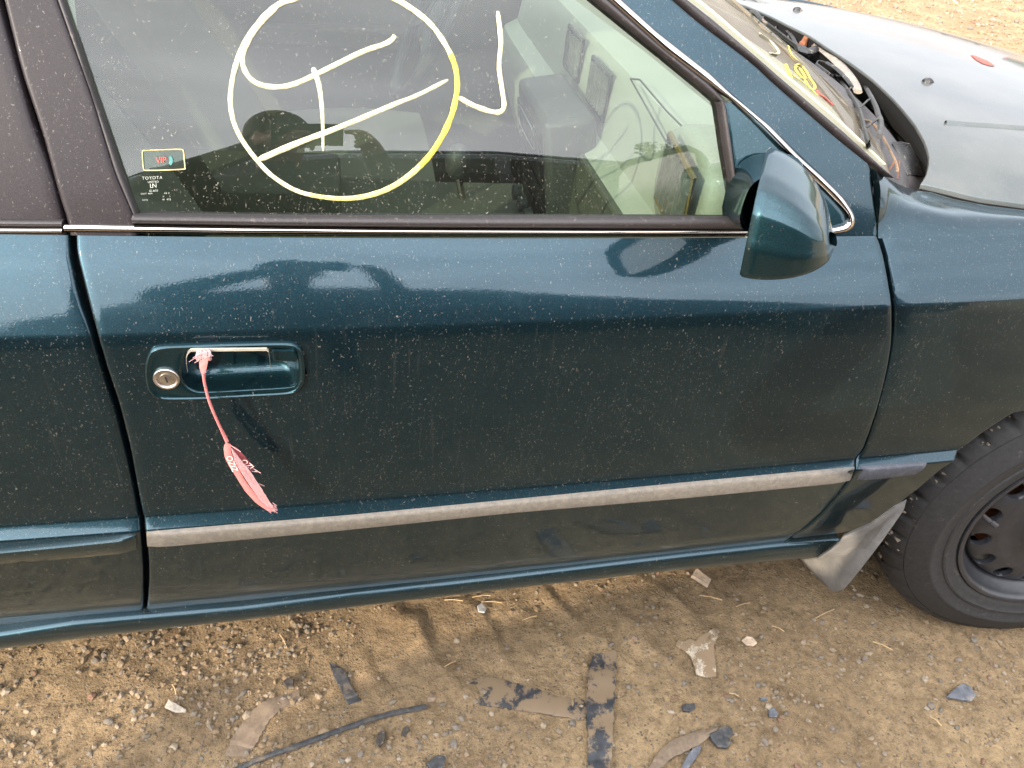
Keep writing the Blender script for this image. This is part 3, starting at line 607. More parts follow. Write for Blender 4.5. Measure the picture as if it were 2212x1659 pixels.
# wipers
def wiper(arm, blade, frame_, nut, flat):
    wa = MB().tube([hit_ws(p, .030 - .012 * i / len(arm)) for i, p in enumerate(catmull(arm, 5))], [lerp(.014, .007, i / (5 * len(arm))) for i in range(5 * (len(arm) - 1) + 1)], 8, flat=.5).obj('wiper_arm', flat, None); adopt(wa, car)
    sub(MB().tube([hit_ws(p, .006) for p in catmull(blade, 5)], .0032, 6).obj('wiper_blade', M['plastic'], None), wa)
    sub(MB().tube([hit_ws(p, .021) for p in catmull(frame_, 5)], .0045, 6, flat=.7).obj('blade_frame', M['plastic'], None), wa)
    bt = catmull(blade, 5); m2 = MB(); ftt = resample(frame_, 6); btt = resample(blade, 6)
    for k in range(1, 5): m2.tube([hit_ws(ftt[k], .02), hit_ws(lerp(ftt[k], btt[k], .5), .019), hit_ws(btt[k], .009)], .0018, 5)
    m2.tube([hit_ws(p, .015) for p in catmull([frame_[0], lerp(np.array(frame_[0]), np.array(blade[0]), .4) + np.array([-8, -6]), blade[0]], 4)], .0016, 5)
    sub(m2.obj('blade_claws', M['plastic'], None), wa)
    if nut:
        c_ = hit_ws(nut, .03); m3 = MB().lathe(c_, (.25, 0, .97), [(0, .010), (.006, .010), (.0065, .0), (.009, -.004), (.009, -.02)], 8); sub(m3.obj('pivot_nut', M['rust'], None, sharp=30), wa)
    return wa
wiper([(1762, 102), (1772, 104), (1802, 129), (1832, 161), (1848, 184), (1853, 198)], [(1763, 139), (1795, 164), (1822, 196), (1847, 238), (1859, 285), (1869, 330)], [(1786, 136), (1810, 152), (1836, 180), (1852, 208), (1866, 240), (1874, 265), (1874, 300), (1868, 320)], (1737, 90), M['arm'])
wiper([(1728, 104), (1742, 112), (1757, 108), (1766, 103)], [(1600, -10), (1634, 44), (1672, 75), (1722, 112)], [(1612, -16), (1645, 18), (1680, 46), (1697, 62), (1712, 80), (1722, 100)], None, M['plastic'])
# paint pen marks on the windshield
for nm, pts, r_, mt in [('paint_pen_mark', [(1696, 141), (1700, 152), (1707, 170), (1704, 160), (1715, 168), (1740, 186), (1764, 207)], .0021, 'yellow'), ('paint_pen_mark', [(1717, 143), (1724, 140), (1735, 148), (1748, 170), (1758, 185), (1757, 194), (1748, 193), (1738, 176), (1722, 160), (1716, 148), (1722, 146), (1730, 155), (1737, 168), (1734, 172), (1728, 168)], .0018, 'yellow'), ('paint_pen_mark', [(1701, 100), (1708, 118), (1722, 132), (1735, 140)], .0013, 'yellow'), ('paint_pen_mark', [(1640, 74), (1655, 84), (1668, 96), (1680, 112), (1676, 118), (1662, 116)], .0021, 'white_mark'), ('red_mark', [(1762, 198), (1770, 206), (1782, 215), (1795, 226)], .0036, 'red')]:
    sub(MB().tube([hit_ws(p, .0015) for p in catmull(pts, 4)], r_, 6, flat=.3).obj(nm, M[mt], None), shield)
# roof, far side and the rest of the shell
fwd_x = tr_o[-1][0]
rows = []
for x in np.linspace(-1.15, fwd_x, 16):
    r = []; zz = ZT - .02 - .02 * max(0, -x)
    for v in np.linspace(0, 1, 21):
        y0 = green_y(max(x, -1.2), zz); bu = 1 - abs(2 * v - 1) ** 3
        r.append(np.array([x + (.085 if x == fwd_x else .085 * max(0, (x + .2) / (fwd_x + .2))) * (1 - abs(2 * v - 1) ** 2.2), lerp(y0, 2 * HC - y0, v), zz + .055 * bu]))
    rows.append(r)
roof_r = rows
o = MB().grid(rows).obj('roof', M['paint_top'], None, sharp=50); adopt(o, car)
r0 = rows[0]; rows = [[lerp(p, np.array([-1.62, lerp(.2, 2 * HC - .2, k / 20), .99]), t) for k, p in enumerate(r0)] for t in np.linspace(0, 1, 6)]
o = MB().grid(rows).obj('back_window', M['wglass'], None); adopt(o, car)
rows = [[np.array([x, lerp(.17, 2 * HC - .17, v), .99 - .03 * (-1.62 - x) / .5 + .03 * (1 - (2 * v - 1) ** 2)]) for v in np.linspace(0, 1, 15)] for x in (-1.60, -1.75, -1.95, -2.1)] + [[np.array([-2.2, lerp(.2, 2 * HC - .2, v), z]) for v in np.linspace(0, 1, 15)] for z in (.9, .6, .35)]
o = MB().grid(rows).obj('boot_lid', M['paint_top'], None, sharp=50); adopt(o, car)
rows = [[np.array([2.22 - .16 * (2 * v - 1) ** 2 + dx, lerp(.16, 2 * HC - .16, v), z]) for v in np.linspace(0, 1, 21)] for z, dx in ((.83, .0), (.70, .03), (.62, .08), (.5, .11), (.4, .11), (.28, .07))]
o = MB().grid(rows).obj('front_bumper', M['paint_top'], None, sharp=50); adopt(o, car)
cpl = MB().grid([[green(x, z, -.002) for x in np.linspace(-1.62 + (z - .92) * 1.05, -.96, 8)] for z in zrows(.921, ZT, 10)]).obj('rear_pillar', M['paint'], None); adopt(cpl, car)
def mirror(o):
    me = o.data.copy(); co_ = np.empty(len(me.vertices) * 3); me.vertices.foreach_get('co', co_); co_ = co_.reshape(-1, 3); co_[:, 1] = 2 * HC - co_[:, 1]; me.vertices.foreach_set('co', co_.ravel()); me.flip_normals()
    n = bpy.data.objects.new(o.name.split('.')[0], me); COL.objects.link(n); adopt(n, car); return n
far = {}
for o in (front_door, rear_door, fender, frame, rframe, pil, win, bpy.data.objects['rear_window'], bpy.data.objects['rear_quarter_panel'], cpl): far[o.name] = mirror(o)
# dark inner shell that closes the gaps behind the outer panels, near side and far side
for sgn in (0, 1):
    g = [[side(x, t, .036) for x in list(np.linspace(-1.7, 1.16, 40))] for t in dense(T_, .24, .905, .05)]
    if sgn: g = [[np.array([p[0], 2 * HC - p[1], p[2]]) for p in r] for r in g]
    o = MB().grid(g).obj('inner_shell', M['dark'], None); adopt(o, car)
g = [[green(x, z, .03) for x in np.linspace(-.12, .0, 5)] for z in zrows(.9, 1.35, 8)]
o = MB().grid(g).obj('inner_pillar', M['dark'], None); adopt(o, car)
g = [[side(x, t, .03) for x in np.linspace(.9, 1.0, 4)] for t in (.55, .7, .8, .86, .9)] + [[green(x, z, .03) for x in np.linspace(.86, .97, 4)] for z in (.93, .945, .955)]
o = MB().grid(g).obj('hinge_pillar', M['dark'], None); adopt(o, car)
# wheel housing and engine bay floor so that no light leaks under the bonnet
g = [[np.array([WC[0] + math.cos(a) * .37, y, WC[2] + .02 + math.sin(a) * .372]) for a in np.linspace(-.05, math.pi + .04, 24)] for y in (.12, .30)]
g.append([np.array([WC[0], .30, WC[2]])] * 24)
o = MB().grid(g).obj('wheel_housing', M['dark'], None); adopt(o, car)
rows = [[np.array([x, y, hood_z(x, y) - .10]) for y in np.linspace(.24, 1.54, 10)] for x in np.linspace(.98, 2.15, 8)]
o = MB().grid(rows).obj('engine_bay', M['dark'], None); adopt(o, car)

# --- rocker panel
rk = []
for a, b in zip(resample([(-260, 1397), (0, 1364), (156, 1340), (312, 1326), (521, 1308), (768, 1278), (1060, 1245), (1481, 1195), (1684, 1173), (1812, 1163)], 70), resample([(-260, 1428), (0, 1397), (243, 1366), (451, 1341.7), (713, 1312), (1060, 1270.5), (1481, 1225), (1673, 1208), (1800, 1198)], 70)):
    A = hitY(a, .049); A = hitY(a, .049 + .0146 * A[0] ** 2); B = hitY(b, .058 + .0146 * A[0] ** 2); r = [A + np.array([0, .05, .012]), A + np.array([0, .02, .004])]
    for k in range(9):
        an = math.pi * k / 8; r.append(lerp(A, B, .5 - .5 * math.cos(an)) + np.array([0, -.012 * math.sin(an), 0]))
    r += [B + np.array([0, .015, -.004]), B + np.array([0, .12, .0])]; rk.append(r)
rocker = MB().grid(rk).obj('rocker_panel', M['paint_sill'], None, sharp=60); adopt(rocker, car)
# --- side mouldings
def moulding(A, B, name, mat, n, parent, th=.007):
    a = [hit_side(p) for p in resample(A, n)]; b = [hit_side(p) for p in resample(B, n)]; rows = []
    for i, (p, q) in enumerate(zip(a, b)):
        e = min(1, min(i, n - 1 - i) / 1.5); h = th * (.35 + .65 * e); o_ = np.array([0, -1, .0])
        rows.append([p + np.array([0, .006, 0]), p + o_ * h * .55, lerp(p, q, .06) + o_ * h * .9, lerp(p, q, .2) + o_ * h, lerp(p, q, .85) + o_ * h, lerp(p, q, .95) + o_ * h * .75, q + o_ * h * .3, q + np.array([0, .006, 0])])
    c0 = [lerp(x, np.mean(rows[0], axis=0), .05) + np.array([0, .009, 0]) for x in rows[0]]; c1 = [lerp(x, np.mean(rows[-1], axis=0), .05) + np.array([0, .009, 0]) for x in rows[-1]]
    o = MB().grid([c0] + rows + [c1]).obj(name, mat, None, sharp=50); sub(o, parent); return o
moulding([(317, 1148), (768, 1111), (1100, 1079), (1481, 1041.6), (1700, 1021), (1845, 1008)], [(319, 1180), (713, 1143.8), (1100, 1104), (1481, 1072), (1700, 1051), (1834, 1038)], 'side_moulding', M['mould'], 70, front_door)
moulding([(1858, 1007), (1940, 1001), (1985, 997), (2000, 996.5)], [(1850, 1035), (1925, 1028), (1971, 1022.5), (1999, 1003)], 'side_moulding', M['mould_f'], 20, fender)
moulding([(-220, 1205), (0, 1181), (160, 1166), (294, 1152)], [(-220, 1233), (0, 1208), (160, 1196), (296, 1184)], 'side_moulding', M['mould_dark'], 30, rear_door, .011)

# --- mud flap
fo = [((1956, 1085), .004), ((1930, 1098), .002), ((1878, 1135), .006), ((1835, 1154), .012), ((1820, 1161), .018), ((1812, 1173), .026), ((1795, 1187), .034), ((1770, 1204), .05), ((1748, 1206), .1), ((1728, 1208), .15), ((1756, 1239), .11), ((1784, 1267), .075), ((1796, 1276), .06), ((1808, 1278.5), .045), ((1822, 1274), .034), ((1838, 1256), .026), ((1860, 1229), .016), ((1905, 1170), .006), ((1951, 1104), .002)]
fp = [hitY(p, y) for p, y in fo]
m_ = MB(); k = len(fp); cen = np.mean(np.array(fp), axis=0) + np.array([0, -.004, 0]); bk = [p + np.array([.006, .006, 0]) for p in fp]; inn = [lerp(p, cen, .12) + np.array([-.003, -.002, 0]) for p in fp]
m_.add([cen] + inn + fp + bk, [(0, 1 + i, 1 + (i + 1) % k) for i in range(k)] + [(1 + i, 1 + k + i, 1 + k + (i + 1) % k, 1 + (i + 1) % k) for i in range(k)] + [(1 + k + i, 1 + 2 * k + i, 1 + 2 * k + (i + 1) % k, 1 + k + (i + 1) % k) for i in range(k)] + [tuple(1 + 2 * k + i for i in range(k))])
o = m_.obj('mud_flap', M['flap'], None, sharp=70); adopt(o, car)

# --- front wheel
psi = R_(-8.5); AX = np.array([math.sin(psi), -math.cos(psi), 0]); WX = np.array([math.cos(psi), math.sin(psi), 0]); WZ = np.array([0, 0, 1.])
def wp(r, a, h): return WC + WX * (r * math.cos(a)) + WZ * (r * math.sin(a)) + AX * h
n = 180; prof = [(.206, -.004), (.213, .002), (.222, .006), (.232, .0075), (.234, .0095), (.238, .0095), (.240, .0075), (.256, .010), (.258, .0115), (.262, .0115), (.264, .010), (.280, .006), (.292, -.002), (.296, -.004)]
prof = [(r if r < .24 else .24 + (r - .24) * 1.15, h) for r, h in prof]
m_ = MB(); m_.grid([[wp(r, 2 * math.pi * k / n, h) for k in range(n)] for r, h in prof], close_u=True)
# tread: blocks with cross grooves
tw = [-.044 + (q + .044) * 1.2 for q in (-.044, -.058, -.074, -.076, -.083, -.085, -.102, -.118, -.12, -.127, -.129, -.145, -.16, -.175, -.185, -.19)]
tr = [.320, .3225, .3238, .316, .316, .3243, .3248, .3245, .316, .316, .324, .3235, .322, .317, .30, .26]
g = []
tr = [.24 + (q - .24) * 1.15 for q in tr]
for r, h in zip(tr, tw):
    row = []
    for k in range(n * 2):
        a = 2 * math.pi * k / (2 * n); gro = 1 if ((k + int(-h * 90)) % 9) < 1.6 and h > -.20 else 0
        row.append(wp(r - .006 * gro, a, h))
    g.append(row)
m_.grid(g, close_u=True)
# shoulder lug notches
g = []
for r, h, dep in [(.24 + (a_ - .24) * 1.15, b_, c_) for a_, b_, c_ in [(.296, -.004, 0), (.3035, -.0088, .003), (.3112, -.0178, .006), (.3167, -.0298, .008), (.3203, -.0438, .009)]]:
    g.append([wp(r + .0008 - (dep if (k % 9) < 1.9 else 0), 2 * math.pi * k / (2 * n), h) for k in range(2 * n)])
m_.grid(g, close_u=True)
tyre = m_.obj('front_tyre', M['tyre'], None, sharp=40); adopt(tyre, car)
m_ = MB(); n = 96
m_.grid([[wp(r, 2 * math.pi * k / n, h) for k in range(n)] for r, h in [(.203, -.004), (.209, .0), (.2085, .004), (.204, .0045), (.199, .002), (.196, -.006), (.193, -.016), (.186, -.026), (.181, -.034), (.1785, -.05), (.178, -.07), (.178, -.12)]], close_u=True)
rim = m_.obj('wheel_rim', M['steel'], None, sharp=60); adopt(rim, car)
# disc with round holes, stamped
nh = 15; m_ = MB(); hole_r, hole_c = .0172, .1570
def disc_h(r): return pl(r, [0, .05, .075, .088, .105, .125, .14, .157, .172, .176, .180, .184], [.006, .006, .002, -.012, -.016, -.015, -.016, -.0185, -.024, -.028, -.036, -.05])
rings = [.179, .176, .17]
for s_ in range(nh):
    a0 = R_(153) + 2 * math.pi * s_ / nh; da = math.pi / nh; m = 16
    outer = [];
    # boundary of the sector cell around each hole in (radial, angle), corners included
    bt = da; cor = [(.0188, -bt), (.0188, bt), (-.030, bt), (-.030, -bt)]
    for e in range(4):
        for k in range(8): p_ = lerp(np.array(cor[e]), np.array(cor[(e + 1) % 4]), k / 8); outer.append((hole_c + p_[0], a0 + p_[1]))
    th_ = [math.atan2((a - a0) * hole_c, r - hole_c) for r, a in outer]
    inn_ = [(hole_c + hole_r * math.cos(t), a0 + hole_r * math.sin(t) / hole_c) for t in th_]
    R1 = [wp(r, a, disc_h(r)) for r, a in outer]; R2 = [wp(lerp(r, r2, .8), lerp(a, a2, .8), disc_h(lerp(r, r2, .8)) + .0005) for (r, a), (r2, a2) in zip(outer, inn_)]; R3 = [wp(r, a, disc_h(r) - .001) for r, a in inn_]; R4 = [wp(r, a, disc_h(r) - .012) for r, a in inn_]
    m_.grid([R1, R2, R3, R4], close_u=True)
n = 80
m_.grid([[wp(r, 2 * math.pi * k / n, disc_h(r)) for k in range(n)] for r in (.184, .180, .177, .1757)], close_u=True)
m_.grid([[wp(r, 2 * math.pi * k / n, disc_h(r)) for k in range(n)] for r in (.1272, .12, .11, .1, .094, .088, .082, .07, .055, .045, .03)], close_u=True)
disc = m_.obj('wheel_disc', M['steel'], None, sharp=60); adopt(disc, car)
m_ = MB().lathe(WC + AX * -.004, AX, [(.034, -.012), (.034, .012), (.030, .018), (.0, .019)], 24); sub(m_.obj('hub_cap', M['steel'], None), disc)
for k in range(5):
    a = 2 * math.pi * (k + .31) / 5; sub(MB().lathe(wp(.057, a, -.004), AX, [(.011, -.01), (.0105, .010), (.007, .015), (.0, .016)], 6).obj('lug_nut', M['rust'], None, sharp=30), disc)
a = math.pi * 1.0; q0 = wp(.186, R_(176), -.024); q1 = wp(.158, R_(178.5), .004); sub(MB().tube([q0, lerp(q0, q1, .7), lerp(q0, q1, .72), q1], [.0045, .0045, .0058, .0055], 8).obj('valve_stem', M['rubber'], None), rim)
cl = MB(); rr_ = random.Random(11)
for k in range(240):
    a = R_(rr_.uniform(118, 205)); h_ = -.012 - abs(rr_.gauss(0, .035)); r_ = pl(-h_, [.004, .02, .044, .1], [.304, .322, .332, .338]) + .001; s_ = rr_.uniform(.001, .0045) * (1 if rr_.random() < .8 else 1.5)
    if rr_.random() < .5 + .5 * math.sin(a * 23): cl.ico(wp(r_, a, h_), s_, 1, .4, (1, 1, .6))
oc = sub(cl.obj('dried_mud', simple('dried_mud', (.19, .15, .11), .95, var=.3), None), tyre); oc['kind'] = 'stuff'
o = MB().lathe(WC + AX * -.07, AX, [(.0, 0), (.15, 0), (.15, -.02), (.0, -.02)], 32).obj('brake_disc', M['rust'], None, sharp=30); adopt(o, car)
rear_c = WC + np.array([-2.67, .03, 0]); 
m_ = MB(); n = 64
m_.grid([[rear_c + np.array([r * math.cos(2 * math.pi * k / n), -h, r * math.sin(2 * math.pi * k / n)]) for k in range(n)] for r, h in [(.2, 0), (.25, .01), (.30, 0), (.322, -.04), (.322, -.16), (.28, -.19)]], close_u=True)
o = m_.obj('rear_tyre', M['tyre'], None); adopt(o, car)
o = MB().lathe(rear_c, (0, -1, 0), [(.205, 0), (.19, -.02), (.17, -.04), (.1, -.02), (0, -.01)], 48).obj('rear_wheel_rim', M['steel'], None); adopt(o, car)
for o in (tyre, rim, disc, bpy.data.objects['rear_tyre'], bpy.data.objects['rear_wheel_rim']): mirror(o)
o = MB().box((.1, HC, .26), (1.7, .72, .03)).obj('underbody', M['dark'], None, False); adopt(o, car)
# ---------------------------------------------------------------- door handle
def ring_rs(pts, n, off=0., hit=hit_side): return resample([hit(p, off) for p in pts] + [hit(pts[0], off)], n + 1)[:-1]
def scl(r, s, dy, c=None, dz=0.):
    c = np.mean(np.array(r), axis=0) if c is None else c
    return [np.array([c[0] + (p[0] - c[0]) * s, p[1] + dy, c[2] + (p[2] - c[2]) * s + dz]) for p in r]
REC2 = REC[-1:] + REC[:-1]
Bz = ring_rs(catmull(BEZ, 4, True), 80); Rc = ring_rs(catmull(REC2, 4, True), 80)
rows = [scl(Bz, 1.0, .004), scl(Bz, .995, -.0025), scl(Bz, .982, -.0052), scl(Bz, .962, -.0060), scl(Bz, .945, -.0048)]
rows += [[lerp(a, b, t) + np.array([0, -.0042, 0]) for a, b in zip(scl(Bz, .93, 0), Rc)] for t in (.05, .5, .9)]
rows += [scl(Rc, 1.0, -.0036), scl(Rc, .985, -.001), scl(Rc, .955, .008), scl(Rc, .91, .018), scl(Rc, .80, .026, dz=.003), scl(Rc, .55, .029, dz=.004), scl(Rc, .2, .0295, dz=.005), scl(Rc, .01, .0295, dz=.005)]
bezel = sub(MB().grid(rows, close_u=True).obj('door_handle', M['paint_clean'], None, sharp=70), front_door)
# bent bare metal edge of the broken lever
Yl = -.0035
lv = [hitY(p, Yl) for p in [(405, 801), (403, 786), (403, 770), (409, 759), (420, 756), (470, 755.5), (576, 754.5), (580, 758), (582, 772), (584, 792)]]
lv = [lv[0]] + catmull(lv[1:6], 4) + lv[6:]
rows = [[p + np.array([0, -.0012, .0013]), p + np.array([0, -.0012, -.0013]), p + np.array([0, .002, -.0012]), p + np.array([0, .002, .0012])] for p in lv]
lever = MB().grid(rows, close_u=True)
sub(lever.obj('handle_lever', M['lever'], None, sharp=40), front_door)
pk = [hitY(p, .004) for p in [(587, 756), (636, 757), (642, 768), (642, 783), (590, 780)]]
o = sub(MB().prism(pk, (0, 1, 0), .02).obj('handle_pivot_block', M['paint_clean'], None, False), front_door); bev(o, .0015)
kc = hit_side((360, 817), -.0045)
lock = sub(MB().lathe(kc, (0, -1, .0), [(.0138, -.004), (.0138, .0022), (.0132, .0030), (.0112, .0032), (.0104, .0022), (.0102, .0012), (.0072, .0012), (.0068, .0022), (.006, .0024), (.0, .0024)], 40).obj('key_lock', M['metal'], None, sharp=30), front_door)
o = MB().box(kc + np.array([0, -.0026, 0]), (.0008, .0004, .0042), Matrix.Rotation(R_(-8), 3, 'Y')).obj('key_slot', M['dark'], front_door, False)

# ---------------------------------------------------------------- door mirror
MDIR = np.array([.87, -.49, 0.])
def mir_ring(s, d):
    """closed outline of the mirror shell; s shrinks it, d moves it along the facing direction"""
    yo, yi, zt, zb = -.108, .035, 1.048, .966
    base = [(yo + .002, zb - .004), (yo - .001, zb + .03), (yo + .0, zt - .05), (yo + .006, zt - .018), (yo + .02, zt - .004), (yo + .05, zt), (.0, zt + .0), (yi - .012, zt - .002), (yi, zt - .014), (yi, zb + .03), (yi - .012, zb + .004), (-.02, zb - .012), (-.06, zb - .018), (-.088, zb - .016)]
    P = resample([(a, b) for a, b in base] + [base[0]], 73)[:-1]; yc, zc = -.035, .988
    return [np.array([.628 + .56 * (yc + (y - yc) * s[0] - yo), yc + (y - yc) * s[0], zc + (z - zc) * s[1]]) + MDIR * d + np.array([.007, 0, .005]) + np.array([(1.046 - z) * .10, 0, 0]) for y, z in P]
rows = [mir_ring((.90, .90), .016), mir_ring((.93, .93), .004), mir_ring((.97, .97), -.001), mir_ring((1, 1), .002)]
for k in range(1, 19):
    u = k / 18; q = (1 - u ** 2.2) ** (1 / 2.2) if u < 1 else .02; qz = (1 - u ** 1.6) ** (1 / 1.6) if u < 1 else .03
    rows.append(mir_ring((lerp(1, q, .8) if u < 1 else .2, qz), .004 + .080 * u))
shell = MB().grid(rows, close_u=True)
mir = shell.obj('door_mirror', M['paint_clean'], None, sharp=60); adopt(mir, car)
rb_ = mir_ring((.90, .90), .0165); MBg = MB().add([np.mean(np.array(rb_), axis=0)] + rb_, [(0, 1 + (i + 1) % 72, 1 + i) for i in range(72)])
sub(MBg.obj('mirror_glass', M['chrome'], None, False), mir)
# arm between the shell and the painted sail
rows = []
for t in np.linspace(0, 1, 9):
    c_ = lerp(np.array([.725, .02, .985]), np.array([.765, .10, .965]), t); hw = lerp(.028, .05, t ** 1.5); hh = lerp(.034, .05, t ** 1.6)
    rows.append([c_ + np.array([hw * math.copysign(abs(math.cos(a)) ** .7, math.cos(a)), 0, hh * math.copysign(abs(math.sin(a)) ** .7, math.sin(a))]) for a in np.linspace(0, 2 * math.pi, 25)[:-1]])
sub(MB().grid(rows, close_u=True).obj('mirror_arm', M['paint_clean'], None), mir)

# ---------------------------------------------------------------- marks, sticker and etched stamp on the front window
def gl(px, off=.0095): return hit_green(px, off)
def mark(pts, r, mat, name='paint_pen_mark', cl=False, n=6):
    q = [gl(p) for p in catmull(pts, n, cl)]
    r0, r1 = r if isinstance(r, tuple) else (r, r); sd_ = 10 * pts[0][0]
    return sub(MB().tube(q, [lerp(r0, r1, i / (len(q) - 1)) * (1 + .22 * mnoise.noise(Vector((i * .31, sd_, 0))) + .12 * mnoise.noise(Vector((i * 1.3, sd_, 4.)))) * (.55 if i in (0, len(q) - 1) else 1) for i in range(len(q))], 8, flat=.3, up=(0, -1, .3)).obj(name, mat, None), win)
circ = np.array([(640, -4), (598, 12), (556, 52), (522, 106), (502, 172), (499, 235), (516, 290), (555, 346), (596, 386), (655, 417), (740, 429), (812, 418), (872, 388), (928, 336), (968, 268), (986, 204), (984, 148), (962, 96), (924, 46), (862, 2), (800, -20), (740, -28), (680, -20)])
cq = [gl(p) for p in catmull(circ, 10, True)]; ncq = len(cq)
def arc(i0, i1, r0, r1, mat):
    q = [cq[i % ncq] for i in range(i0, i1 + 1)]; m_ = len(q) - 1
    return sub(MB().tube(q, [lerp(r0, r1, i / m_) * (1 + .2 * mnoise.noise(Vector(((i0 + i) * .27, 3., 0))) + .1 * mnoise.noise(Vector(((i0 + i) * 1.1, 7., 0)))) for i in range(m_ + 1)], 8, flat=.3, up=(0, -1, .3)).obj('paint_pen_mark', mat, None), win)
arc(0, 92, .0026, .0023, M['white_mark']); arc(92, 126, .0023, .0032, M['yellow2']); arc(126, 166, .0032, .0028, M['yellow']); arc(166, 230, .0028, .0026, M['white_mark'])
mark([(600, 12), (558, 55), (530, 102), (524, 135), (536, 164), (560, 182), (598, 188), (640, 180), (700, 152), (780, 113), (828, 96), (846, 86), (853, 76)], .0025, M['white_mark'])
mark([(676, 146), (688, 180), (694, 218), (697, 262), (698, 326)], (.0030, .0014), M['white_mark'])
mark([(556, 346), (640, 310), (740, 272), (850, 226), (905, 204), (968, 172)], (.0032, .0018), M['white_mark'])
mark([(990, 210), (1028, 230), (1066, 242), (1083, 240), (1089, 226), (1084, 190), (1078, 140), (1082, 90), (1075, 24)], .0026, M['white_mark'])
# clear alarm sticker
st = [(303, 324), (398, 320), (402, 366), (309, 371)]
sp = [gl(p, .0098) for p in st]; dec = sub(MB().add(sp, [(0, 1, 2, 3)]).obj('window_sticker', M['decal'], None, False), win)
def wpoly(pts, r, mat, name, cl=True):
    q = [gl(p, .0092) for p in pts]
    if cl: q = q + [q[0], q[1]]
    return sub(MB().tube(q, r, 5, flat=.3, up=(0, -1, .3)).obj(name, mat, None), win)
wpoly(catmull([(312, 325), (350, 323.5), (388, 322.5), (396, 326), (398, 345), (399.5, 362), (396, 365.5), (355, 367.5), (316, 368), (310, 364), (308, 345), (307.5, 329)], 3, True), .0006, M['gold'], 'sticker_border')
ax_ = gl((372, 346)) - gl((330, 347.5)); ay_ = gl((350, 330)) - gl((351, 360))
def gtext(body, px, cap, mat, name='etched_lettering', sp_=1.0):
    """cap: letter height in picture units"""
    s_ = np.linalg.norm(gl((px[0], px[1] - cap / 2)) - gl((px[0], px[1] + cap / 2))) / .70
    return sub(text_mesh(body, s_, name, mat, None, gl(px, .0088), ax_, ay_, .0, sp_), win)
t_ = gtext('VIP', (348, 346), 12, M['red'], 'sticker_lettering', .95)
for k, r_ in enumerate((5, 9)):
    wpoly([(364 + r_ * .9 * math.cos(a), 347 + 9 * math.sin(a) * (1 + .2 * k)) for a in np.linspace(-1.1, 1.1, 9)], .0008, M['teal_print'], 'sticker_wave', False)
gtext('TOYOTA', (328.7, 384.5), 6.6, M['etch'], sp_=1.15); gtext('UNITED', (330.8, 393.0), 4.2, M['etch'], sp_=1.1)
gtext('LN', (331, 401.5), 9, M['etch'], sp_=.8); gtext('GLASS', (331.5, 412), 4.2, M['etch'], sp_=1.15)
gtext('DOT 40A', (317, 418.5), 3.6, M['etch'], sp_=1.2); gtext('AS 2', (360, 417.5), 3.6, M['etch'], sp_=1.2); gtext('X      L', (360, 424.5), 3.2, M['etch'], sp_=1.2); gtext('ULN', (313, 432), 3.6, M['etch'], sp_=1.2); gtext('M  452', (360, 431), 3.6, M['etch'], sp_=1.2)

# ---------------------------------------------------------------- interior
def ipart(mb, name, mat, parent=None, b=.006, sharp=40, smooth=True):
    o = mb.obj(name, mat, None, smooth, sharp)
    if b: bev(o, b)
    if parent is None: adopt(o, car)
    else: sub(o, parent)
    return o
# dashboard: one moulded shape across the car
prof = [(.95, .935), (.86, .955), (.79, .955), (.762, .945), (.748, .92), (.742, .86), (.735, .82), (.70, .80), (.69, .77), (.71, .66), (.75, .55), (.85, .5)]
rows = []
for y in np.linspace(.10, 2 * HC - .10, 41):
    e = min(y - .10, 2 * HC - .10 - y); k = 1 - math.exp(-e / .06)
    rows.append([np.array([x + (.05 * (1 - k)) + .045 * math.exp(-((y - HC) / .28) ** 2) * (-1 if z < .86 and False else 0), y, z - .02 * (1 - k)]) for x, z in prof])
dash = ipart(MB().grid(rows, flip=True), 'dashboard', M['trim_in'], b=0)
def vent(c, w_, h_, skew, mat_rim, n_):
    """air vent on the dashboard face, facing backwards"""
    c = np.array(c); m = MB(); out_ = []
    cor = [(-w_, -h_ + skew), (w_, -h_ - skew), (w_, h_ - skew), (-w_, h_ + skew)]
    q = [c + np.array([-.004, y, z]) for y, z in cor]
    o = sub(MB().tube(q + [q[0], q[1]], .0045, 6).obj('air_vent', mat_rim, None), dash)
    sub(MB().add([p + np.array([.002, 0, 0]) for p in q], [(0, 1, 2, 3)]).obj('vent_opening', M['trim_dk'], None, False), dash)
    for k in range(n_):
        t = (k + .7) / (n_ + .4); a = lerp(q[0], q[1], t); b = lerp(q[3], q[2], t); s_ = MB().box((a + b) / 2 + np.array([-.002, 0, 0]), (.006, .0018, np.linalg.norm(b - a) / 2 * .86)).obj('vent_slat', M['slat'], None, False); sub(s_, dash)
    for z_ in (.33, .66):
        a = lerp(q[0], q[3], z_); b = lerp(q[1], q[2], z_); sub(MB().box((a + b) / 2 + np.array([-.001, 0, 0]), (.003, np.linalg.norm(b - a) / 2 * .95, .0016)).obj('vent_slat', M['slat'], None, False), dash)
vc = hitX((1243, 115), .742); vent(vc, .062, .040, .0, M['trim_dk'], 6)
vc2 = hitX((1297, 190), .742); vent(vc2, .062, .040, .0, M['trim_dk'], 6)
vent(hitX((1462, 408), .70), .052, .046, -.010, M['brass'], 6)
